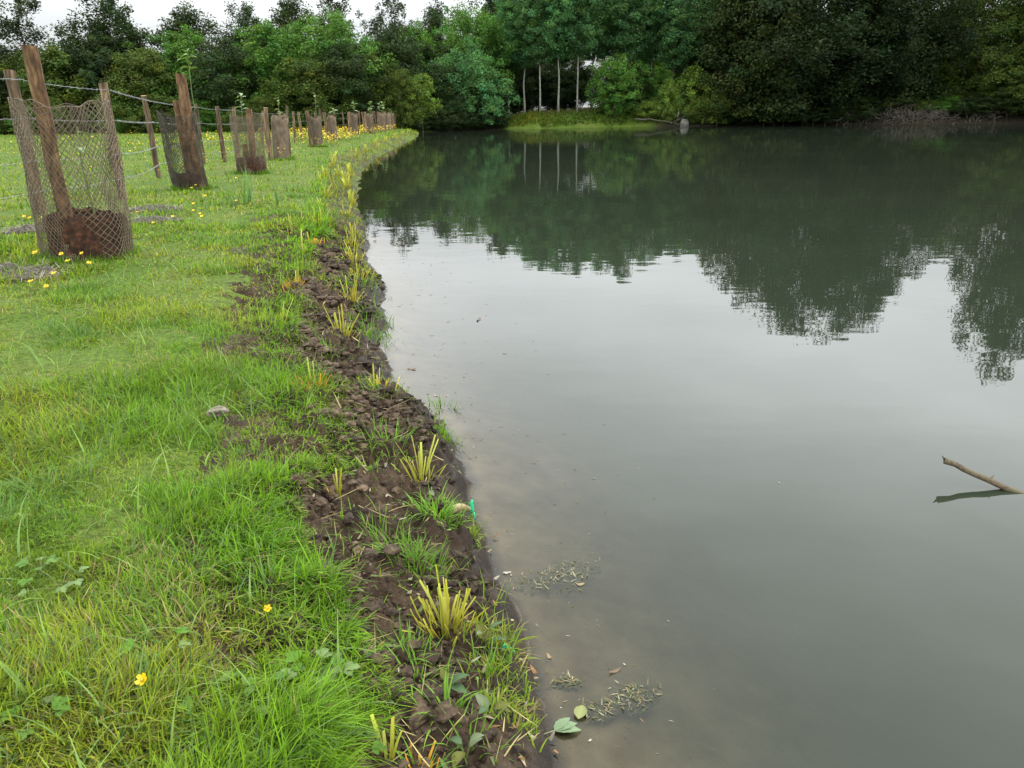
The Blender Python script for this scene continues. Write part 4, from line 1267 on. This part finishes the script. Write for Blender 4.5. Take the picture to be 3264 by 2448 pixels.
def buttercup(x, y, h, s, label, seed, tilt=.3):
    g = random.Random(seed)
    z = float(top(np.array(x), np.array(y)))
    e = empty('buttercup', (x, y, z)); tag(e, label, 'flower', 'buttercups in the turf')
    dx, dy = g.uniform(-.02, .02), g.uniform(-.02, .02)
    V, Q = tube([(0, 0, -.01), (dx * .3, dy * .3, h * .5), (dx, dy, h)], [.0016 * s, .0014 * s, .0012 * s], 5)
    link('stem', Acc().add(V, Q).mesh('stem', M_stem), e)
    f = (g.uniform(-tilt, tilt) - .35, g.uniform(-tilt, tilt))
    R = Matrix.Rotation(-f[0], 4, 'X') @ Matrix.Rotation(f[1], 4, 'Y')
    for k in range(5):
        o = link('petal', PET, e)
        o.matrix_local = Matrix.Translation((dx, dy, h)) @ R @ Matrix.Rotation(k * 1.2566 + g.uniform(-.1, .1), 4, 'Z') @ Matrix.Scale(s, 4)
    o = link('flower_centre', CEN, e); o.matrix_local = Matrix.Translation((dx, dy, h)) @ R @ Matrix.Scale(s, 4)


BC = [(-.768, 1.276, .05, 1.0, 'big buttercup flower low in the turf at the bottom left'), (-.606, 1.614, .05, .75, 'small buttercup bud-like flower near the crumbly soil'),
      (-3.72, 6.05, .09, 1.9, 'buttercup left of the netting guard, by the dry hay'), (-3.40, 5.86, .12, 1.5, 'upper left buttercup of the three at the foot of the tan netting'), (-3.27, 5.68, .11, 1.7, 'largest buttercup of the three at the foot of the tan netting'),
      (-3.30, 5.95, .1, 1.2, 'smallest buttercup touching the foot of the tan netting'), (-3.09, 5.6, .1, 1.5, 'buttercup right of the three at the tan netting'), (-3.15, 5.28, .1, 1.4, 'buttercup in the grass just below the netting group'), (-3.17, 5.04, .1, 1.4, 'buttercup beside the dry hay patch at the left'),
      (-2.91, 4.79, .09, 1.2, 'lowest buttercup below the netting group'), (-5.0, 8.16, .1, 1.5, 'left buttercup of the trio left of the netting'), (-5.2, 8.4, .1, 1.4, 'topmost buttercup of the trio left of the netting'), (-4.9, 8.19, .1, 1.5, 'right buttercup of the trio left of the netting'),
      (-3.85, 9.95, .14, 1.6, 'topmost buttercup of the cluster right of the second guard'), (-3.6, 8.9, .1, 1.4, 'buttercup in the middle of the cluster below the second guard'), (-3.73, 9.3, .1, 1.4, 'upper middle buttercup in the cluster below the second guard'),
      (-3.42, 8.6, .09, 1.3, 'lower buttercup of the cluster below the second guard'), (-3.25, 8.3, .09, 1.5, 'lowest right buttercup of the cluster below the second guard'), (-3.52, 8.17, .09, 1.3, 'outlying buttercup left of the cluster below the second guard'),
      (-3.93, 9.4, .1, 1.3, 'left upper buttercup of the cluster below the second guard'), (-3.5, 7.67, .09, 1.2, 'buttercup right of the grey hay patch'), (-3.35, 9.65, .1, 1.5, 'buttercup right of the cluster near the sword leaves'),
      (-4.6, 11.6, .12, 1.6, 'left buttercup at the foot of the dark netting'), (-4.45, 11.1, .12, 1.6, 'right buttercup at the foot of the dark netting'), (-4.4, 12.8, .12, 1.6, 'buttercup right of the dark netting foot'), (-4.1, 8.65, .09, 1.3, 'buttercup just above the grey hay patch')]
for k, b in enumerate(BC):
    buttercup(*b, 40 + k)
# the yellow drift farther along the fence
bf = Acc()
n_ = 17000
y = 11 * (58 / 11) ** (rng.random(n_) ** .8); x = np.where(rng.random(n_) < .6, rng.uniform(-13, -5, n_), rng.uniform(-32, -5, n_))
dens = fbm(x * .35, y * .35, 231, 3)
wgt = np.clip((dens - .33) * 3.2, .03, 1) * np.interp(y, [11, 18, 24, 32, 56], [.05, .10, .6, 1, 1]) * np.interp(x - np.interp(y, [10, 35, 60], [-6.5, -8.2, -9]), [-16, -6, -1, 1.7, 2.9], [.05, .2, 1, 1, .03])
k = (rng.random(n_) < wgt) & (x < xm(y) - .8)
x, y = x[k], y[k]; n_ = len(x)
z = gz(x, y)
hgt = rng.uniform(.12, .34, n_)
s_ = np.maximum(.02, .85 * np.hypot(x, y) / 769) * rng.uniform(.7, 1.2, n_)
az = rng.random(n_) * 6.28
fx = np.stack([np.cos(az), np.sin(az), .2 * rng.normal(size=n_)], 1) * s_[:, None]; fy_ = np.stack([-np.sin(az), np.cos(az), .4 * rng.normal(size=n_)], 1) * s_[:, None]
c0 = np.stack([x, y, z + hgt], 1)
V = np.stack([c0 - fx * .7 - fy_ * .3 + [0, 0, .004], c0 + fx * .5 - fy_ * .6, c0 + fx * .7 + fy_ * .4 + [0, 0, .006], c0 - fx * .4 + fy_ * .7, c0 - [0, 0, .008]], 1)
b_ = (np.arange(n_) * 5)[:, None]
bf.add(V, [b_ + np.array([[0, 1, 4]]), b_ + np.array([[1, 2, 4]]), b_ + np.array([[2, 3, 4]]), b_ + np.array([[3, 0, 4]])], np.repeat(np.array([.78, .56, .008]) * rng.uniform(.75, 1.1, (n_, 1)), 5, 0))
o = link('buttercup_drift', bf.mesh('buttercup_drift', M_petal, smooth=False)); tag(o, 'drift of yellow buttercups along the far fence', 'flowers', kind='stuff')
st_ = Acc()
V, pl, C = blades(np.stack([x, y, z], 1), hgt, np.maximum(.006, .25 * np.hypot(x, y) / 769), az, np.abs(rng.normal(.05, .05, n_)), np.zeros(n_), np.array([.09, .13, .03]) * rng.uniform(.8, 1.3, (n_, 1)), 1)
st_.add(V, pl, C)
o = link('buttercup_stems', st_.mesh('buttercup_stems', M_grass, smooth=False)); tag(o, 'thin green stems under the buttercup drift', 'flowers', kind='stuff')

# ------------------------------------------------------------------ weeds, hay, clod, root, twine
def lobed_leaf(name, s, col, seed):
    g = np.random.default_rng(seed)
    a_ = Acc()
    for k, ang in enumerate((-.95, 0, .95)):
        l = s * (1.0 if k == 1 else .82)
        t_ = np.array([0, .3, .5, .62, .78, .88, 1.0])
        w = np.array([.03, .22, .36, .27, .33, .16, .02]) * l * .95
        c, s_ = math.cos(ang), math.sin(ang)
        zz = .12 * l * np.sin(t_ * 2.2) + g.normal(0, .012 * s, 7)
        L_ = np.stack([t_ * l, w, zz + w * .25], 1); M_ = np.stack([t_ * l, 0 * w, zz], 1); R_ = np.stack([t_ * l, -w, zz + w * .25], 1)
        V = np.concatenate([L_, M_, R_]); V = np.stack([V[:, 0] * c - V[:, 1] * s_, V[:, 0] * s_ + V[:, 1] * c, V[:, 2]], 1)
        i = np.arange(6)
        Q = np.concatenate([np.stack([i, i + 1, 8 + i, 7 + i], 1), np.stack([7 + i, 8 + i, 15 + i, 14 + i], 1)])
        cc = np.tile(np.array(col) * g.uniform(.85, 1.15), (21, 1)); cc[7:14] *= 1.15
        a_.add(V, [Q], cc)
    return a_.mesh(name, M_weed)


LL = [lobed_leaf('lobed_leaf', .029, c, k) for k, c in enumerate([(.07, .16, .014), (.062, .135, .018), (.085, .155, .028), (.11, .165, .055)])]
WEED = [(-.478, 1.277, 8, 'green lobed-leaf weed patch at the centre of the bottom turf'), (-.44, 1.375, 7, 'lobed-leaf weed at the turf edge above the bottom clods'), (-.462, 1.174, 8, 'lobed-leaf weed by the bottom edge left of the clods'), (-.6, 1.137, 7, 'lobed-leaf weed at the bottom edge in the turf'),
        (-.6, 1.289, 7, 'silvery lobed-leaf weed right of the big buttercup'), (-.43, 1.44, 5, 'small lobed-leaf weed among grass leaning over the soil'), (-.36, 1.2, 7, 'lobed-leaf weed beside the bottom dry clods'), (-.39, 1.12, 6, 'lobed-leaf weed cut by the bottom edge'),
        (-.56, 1.37, 6, 'lobed-leaf weed above the silvery one'), (-1.25, 1.75, 7, 'lobed-leaf weed at the left edge halfway down'), (-1.16, 1.68, 6, 'lobed-leaf weed just below the left edge one'), (-.95, 1.2, 6, 'lobed-leaf weed left of the big buttercup'), (-.8, 1.42, 5, 'low lobed-leaf weed in pale turf above the big buttercup')]
for k, (x, y, n_, lb) in enumerate(WEED):
    g = random.Random(700 + k)
    e = empty('weed_plant', (x, y, float(top(np.array(x), np.array(y))) + .0)); tag(e, lb, 'weed', 'lobed-leaf weeds in the turf')
    for q in range(n_):
        a = q * 2.4 + g.random(); r_ = g.uniform(.015, .075); h_ = g.uniform(.018, .045)
        px, py = r_ * math.cos(a), r_ * math.sin(a)
        lf = link('leaf', g.choice(LL), e, (px, py, h_), (g.uniform(-.25, .25), g.uniform(-.1, .45), a), (g.uniform(.75, 1.25),) * 3)
        V, Q = tube([(0, 0, -.005), (px * .5, py * .5, h_ * .7), (px, py, h_)], .0012, 4, False)
        link('stalk', Acc().add(V, Q).mesh('stalk', M_stem), e)

# round-leaved plants on the mud
OV = [leaf_mesh('oval_leaf', .042, .024, c, curl=.25) for c in ((.06, .10, .045), (.095, .10, .02), (.12, .15, .08))]
for k, (x, y, n_, lb) in enumerate([(-.075, 1.63, 5, 'oval-leaved waterside seedling beside the large sedge clump'), (-.06, 1.40, 4, 'pale round-leaved seedling low on the mud near the bottom'), (-.11, 1.27, 4, 'pale round-leaved seedling at the bottom edge'),
                                    (-.16, 1.44, 4, 'small round-leaved seedling among straw on the mud'), (-.27, 2.39, 4, 'round-leaved seedling beside the pale root')]):
    g = random.Random(800 + k)
    e = empty('seedling', (x, y, float(top(np.array(x), np.array(y))))); tag(e, lb, 'seedling', 'broad-leaved seedlings on the mud')
    for q in range(n_):
        a = q * 1.9 + g.random() * .6; h_ = g.uniform(.012, .05)
        V, Q = tube([(0, 0, -.005), (.01 * math.cos(a), .01 * math.sin(a), h_)], .0014, 4, False); link('stalk', Acc().add(V, Q).mesh('stalk', M_stem), e)
        link('leaf', OV[(q + k) % 3], e, (.01 * math.cos(a), .01 * math.sin(a), h_), (g.uniform(-.3, .3), g.uniform(-.9, .1), a), (g.uniform(.7, 1.15),) * 3)

o = link('dry_clod', rock('dry_clod', (.038, .028, .022), 21, M_stone, .9, .13), None, (-1.178, 2.857, float(gz(-1.178, 2.857)) + .03), (0, 0, .4))
tag(o, 'pale dry clod of earth lying on the turf', 'clod')
V, Q = tube(bent((-.05, -.045, .0), (.055, .02, .012), .035, 9, .002), np.array([.010, .012, .0135, .0145, .015, .0145, .013, .010, .006]), 9)
o = link('root', Acc().add(V, Q).mesh('root', mat_plain('pale_root', [(.3, (.16, .11, .05)), (.7, (.42, .34, .2))], 40, .7, .3, .003)), None, (-.205, 2.40, max(.03, float(top(np.array(-.2), np.array(2.40)))) + .002))
tag(o, 'pale curved root bent over the mud at the water', 'root')
e = empty('plastic_twine', (-.150, 2.40, .085)); e.scale = (1.0, 1.0, 1.1); tag(e, 'scrap of bright green plastic twine by the pale root', 'twine')
V, Q = tube([(0, 0, -.03), (.004, .002, -.005), (.001, .004, .012), (.006, 0, .026)], [.004, .006, .006, .003], 5); link('knot', Acc().add(V, Q).mesh('knot', M_twine), e)
V, Q = tube([(.004, 0, -.01), (.012, -.006, -.02), (.01, -.012, -.04)], .0022, 5); link('loose_end', Acc().add(V, Q).mesh('loose_end', M_twine), e)
e = empty('plastic_twine', (-.03, 1.655, .075)); tag(e, 'thin loop of green plastic twine by the oval-leaved seedling', 'twine')
V, Q = tube([(-.02, -.02, -.03), (-.006, 0, .0), (.012, .004, .008), (.026, 0, -.004), (.024, -.006, -.03)], .0012, 5); link('loop', Acc().add(V, Q).mesh('loop', M_twine), e)
V, Q = tube([(-.006, 0, .0), (.0, .002, .012), (.004, .003, .016)], [.002, .0035, .002], 5); link('knot', Acc().add(V, Q).mesh('knot', M_twine), e)

# hay and dried mud patches round the guards
for k, (x, y, r, lb) in enumerate([(-3.75, 5.68, .42, 'grey dried mud and hay patch left of the tan netting foot'), (-4.3, 9.5, .36, 'grey hay patch between the first and second guards'), (-3.85, 8.45, .34, 'low brown hay patch just right of the tan netting'), (-4.9, 7.95, .3, 'brown bark scrap and hay left of the tan netting')]):
    g = np.random.default_rng(60 + k)
    z = float(gz(x, y))
    e = empty('hay_patch', (x, y, z)); tag(e, lb, 'hay')
    gx_, gy_ = np.meshgrid(np.linspace(-1, 1, 30), np.linspace(-1, 1, 30), indexing='ij')
    hh = .05 * np.clip(1 - (gx_ ** 2 + gy_ ** 2), 0, 1) ** .5 * (.3 + 1.3 * fbm(gx_ * 5 + k, gy_ * 5, 77 + k, 3)) + .05 * (fbm(gx_ * 11, gy_ * 11, 88, 2) - .55) - .14 * np.clip(gx_ ** 2 + gy_ ** 2 + 1.6 * (fbm(gx_ * 3 + 7 * k, gy_ * 3, 99, 3) - .5) - .45, 0, 1)
    V = np.stack([gx_ * r, gy_ * r * .8, hh + gz(x + gx_ * r, y + gy_ * r * .8) - z], -1)
    I = np.arange(29)[:, None] * 30 + np.arange(29)[None]
    link('crust', Acc().add(V, [np.stack([I, I + 30, I + 31, I + 1], -1).reshape(-1, 4)]).mesh('crust', mat_plain('dried_mud_crust', [(.3, (.02, .017, .013)), (.55, (.07, .06, .047)), (.75, (.15, .137, .112))], 34, .95, .9, .01)), e)
    n_ = 320
    aa = g.random(n_) * 6.28; rr_ = np.sqrt(g.random(n_)) * r
    px, py = rr_ * np.cos(aa), rr_ * np.sin(aa) * .8
    V, pl, C = blades(np.stack([px, py, gz(x + px, y + py) - z + .03], 1), g.uniform(.05, .14, n_), np.full(n_, .006), g.random(n_) * 6.28, g.normal(1.4, .2, n_), g.normal(.2, .3, n_), np.array([.26, .235, .18]) * g.uniform(.4, 1.2, (n_, 1)), 2)
    o = link('straw', Acc().add(V, pl, C).mesh('straw', M_hay, smooth=False), e); o['kind'] = 'stuff'

# ------------------------------------------------------------------ things in the water
e = empty('floating_branch', (1.885, 2.635, 0)); tag(e, 'broken branch with lichen sticking out of the water at the right', 'branch')
M_br = mat_plain('lichened_bark', [(.3, (.03, .022, .014)), (.5, (.10, .075, .045)), (.66, (.085, .082, .045)), (.82, (.2, .2, .13))], 55, .85, .8, .004)
pa = np.array([(.42, -.20, -.17), (.2, -.09, -.06), (.05, -.02, -.008), (-.06, .028, .03), (-.13, .06, .058), (-.195, .09, .085)])
pa = np.array([pa[0]] + [pa[i] + (pa[i + 1] - pa[i]) * t_ for i in range(5) for t_ in (.5, 1.0)])
V, Q = tube(pa + rng.normal(0, .0018, pa.shape), np.linspace(.0125, .0115, len(pa)) * rng.uniform(.88, 1.12, len(pa)), 9)
link('limb', Acc().add(V + rng.normal(0, .0012, V.shape), Q).mesh('limb', M_br), e)
V, Q = tube([(-.195, .09, .088), (-.207, .096, .104)], [.006, .001], 5); link('broken_tip', Acc().add(V, Q).mesh('broken_tip', M_bark), e)
for k, (a, b) in enumerate((((.09, -.04, -.012), (.08, -.05, .012)), ((-.05, .025, .03), (-.03, .03, .05)), ((.17, -.08, -.04), (.16, -.09, .008)))):
    V, Q = tube([a, b], [.004, .0015], 5); link('snag', Acc().add(V, Q).mesh('snag', M_br), e)
lfm = leaf_mesh('floating_leaf', .062, .026, (.15, .21, .115), curl=.06, serr=.06, n=10)
e = empty('leaf_sprig', (.072, 1.443, .004), .25); tag(e, 'floating sprig of three pale green toothed leaves', 'leaf')
for a, s_ in ((.55, .95), (.15, 1.0), (-.22, 1.05)):
    link('leaflet', lfm, e, (.018, 0, .002), (0, 0, a), (s_,) * 3)
V, Q = tube([(-.03, -.006, 0), (.02, 0, .002)], .0012, 5); link('stalk', Acc().add(V, Q, (.3, .3, .14)).mesh('stalk', M_sedge), e)
e = empty('floating_leaf', (.150, 1.485, .004), 1.25); tag(e, 'single oval yellow-green leaf floating beside the sprig', 'leaf')
link('blade', leaf_mesh('blade', .05, .032, (.19, .21, .08), curl=.05, n=9), e)
V, Q = tube([(.048, 0, .002), (.068, .004, .006)], .0009, 4); link('stalk', Acc().add(V, Q, (.26, .25, .1)).mesh('stalk', M_sedge), e)
# algae mats
for k, (x, y, rx, ry, rz, n_, lb) in enumerate([(.14, 2.10, .16, .075, .45, 420, 'longest algae mat, brown-green, with shells by the crumbly bank'), (.30, 1.565, .065, .05, .2, 240, 'fluffy green algae clump farthest out by the bottom'),
                                                (.215, 1.525, .05, .03, .4, 160, 'green algae clump behind the floating oval leaf'), (.13, 1.62, .045, .02, .1, 120, 'thin pale algae wisp near the lower bank')]):
    g = np.random.default_rng(90 + k)
    e = empty('algae_mat', (x, y, 0), rz); tag(e, lb, 'algae', 'algae mats in the shallows')
    aa = g.random(n_) * 6.28; q = g.random(n_) ** .6
    md = 1 + .3 * np.sin(3 * aa + k)
    px, py = rx * q * md * np.cos(aa), ry * q * md * np.sin(aa)
    V, pl, C = blades(np.stack([px, py, g.uniform(-.010, .003, n_)], 1), g.uniform(.008, .028, n_), g.uniform(.0012, .0035, n_), g.random(n_) * 6.28, g.normal(1.5, .15, n_), g.normal(0, .3, n_),
                      np.array([[.16, .17, .06], [.22, .17, .09], [.10, .12, .05], [.3, .27, .17]])[g.integers(0, 4, n_)] * g.uniform(.6, 1.1, (n_, 1)), 2)
    o = link('strands', Acc().add(V, pl, C).mesh('strands', M_hay, smooth=False), e); o['kind'] = 'stuff'
    m_ = 130
    aa = g.random(m_) * 6.28; q = g.random(m_) ** .6
    V, F = lumps(np.stack([rx * .95 * q * np.cos(aa), ry * .95 * q * np.sin(aa), g.uniform(-.016, -.006, m_)], 1), g.uniform(.0025, .007, m_), I1, F1, .2, .6)
    o = link('lumps', Acc().add(V, F, np.repeat(np.array([.13, .13, .055]) * g.uniform(.6, 1.3, (m_, 1)), len(I1), 0)).mesh('lumps', M_hay), e); o['kind'] = 'stuff'
# fine flecks drifting along the edge
g = np.random.default_rng(321); n_ = 260
y = 1.2 * (9 / 1.2) ** g.random(n_); x = xw(y) + np.abs(g.normal(0, .28, n_)) * np.clip(y / 2.5, .7, 2)
V, pl, C = blades(np.stack([x, y, np.full(n_, .0015)], 1), g.uniform(.004, .02, n_) * np.clip(y / 2.5, .8, 2), g.uniform(.0012, .005, n_) * np.clip(y / 2.5, .8, 2), g.random(n_) * 6.28, np.full(n_, 1.56), g.normal(0, .04, n_),
                  np.array([[.3, .27, .2], [.12, .11, .05], [.2, .14, .08]])[g.integers(0, 3, n_)] * g.uniform(.5, 1.1, (n_, 1)), 2)
o = link('floating_debris', Acc().add(V, pl, C).mesh('floating_debris', M_hay, smooth=False)); tag(o, 'fine plant flecks drifting on the water along the near bank', 'debris', kind='stuff')
# small floating scraps
SC = [(-.026, 2.12, .014, 'white', 'pale oval shell-like leaf floating left of the longest algae mat'), (-.012, 2.105, .005, 'white', 'tiny white fleck under the pale oval leaf'), (.205, 2.05, .014, 'tan', 'tan leaf scrap on the near side of the longest algae mat'),
      (.09, 1.715, .012, 'tan', 'small tan leaf floating off the sedge clump'), (.262, 1.655, .016, 'brown', 'brown leaf scrap floating above the fluffy algae'), (.29, 1.68, .005, 'white', 'white fleck beside the brown leaf scrap'), (.172, 1.42, .006, 'white', 'white fleck at the bottom by the leaf sprig'),
      (-.40, 3.76, .014, 'white', 'white scrap floating off the olive sedge clump'), (-.34, 3.75, .010, 'white', 'small white scrap right of the other off the olive clump'), (-.58, 4.2, .03, 'brown', 'brown scrap floating past the mud point'), (-.23, 5.28, .03, 'brown', 'lone dark scrap floating in open water')]
SCM = {k: mat_plain(k + '_scrap', [(.3, tuple(.7 * v for v in c)), (.7, c)], 50, .6, 0) for k, c in (('white', (.34, .32, .26)), ('tan', (.24, .17, .09)), ('brown', (.13, .085, .05)))}
for k, (x, y, s_, c, lb) in enumerate(SC):
    V = I1 * np.array([s_, s_ * .42, s_ * .06]) * (1 + .22 * np.sin(I1[:, :1] * 9 + k) + .18 * np.sin(I1[:, 1:2] * 11 + 2 * k)); V[:, 2] += .25 * s_ * (V[:, 0] / s_) ** 2 - .06 * s_
    o = link('floating_scrap', Acc().add(V, [F1]).mesh('floating_scrap', SCM[c]), None, (x, y, .002), (0, 0, k * 1.7))
    tag(o, lb, 'scrap', 'scraps floating near the bank')
print('tris', sum(len(p.vertices) - 2 for me in bpy.data.meshes for p in me.polygons) if False else sum(len(me.loops) - 2 * len(me.polygons) for me in bpy.data.meshes))
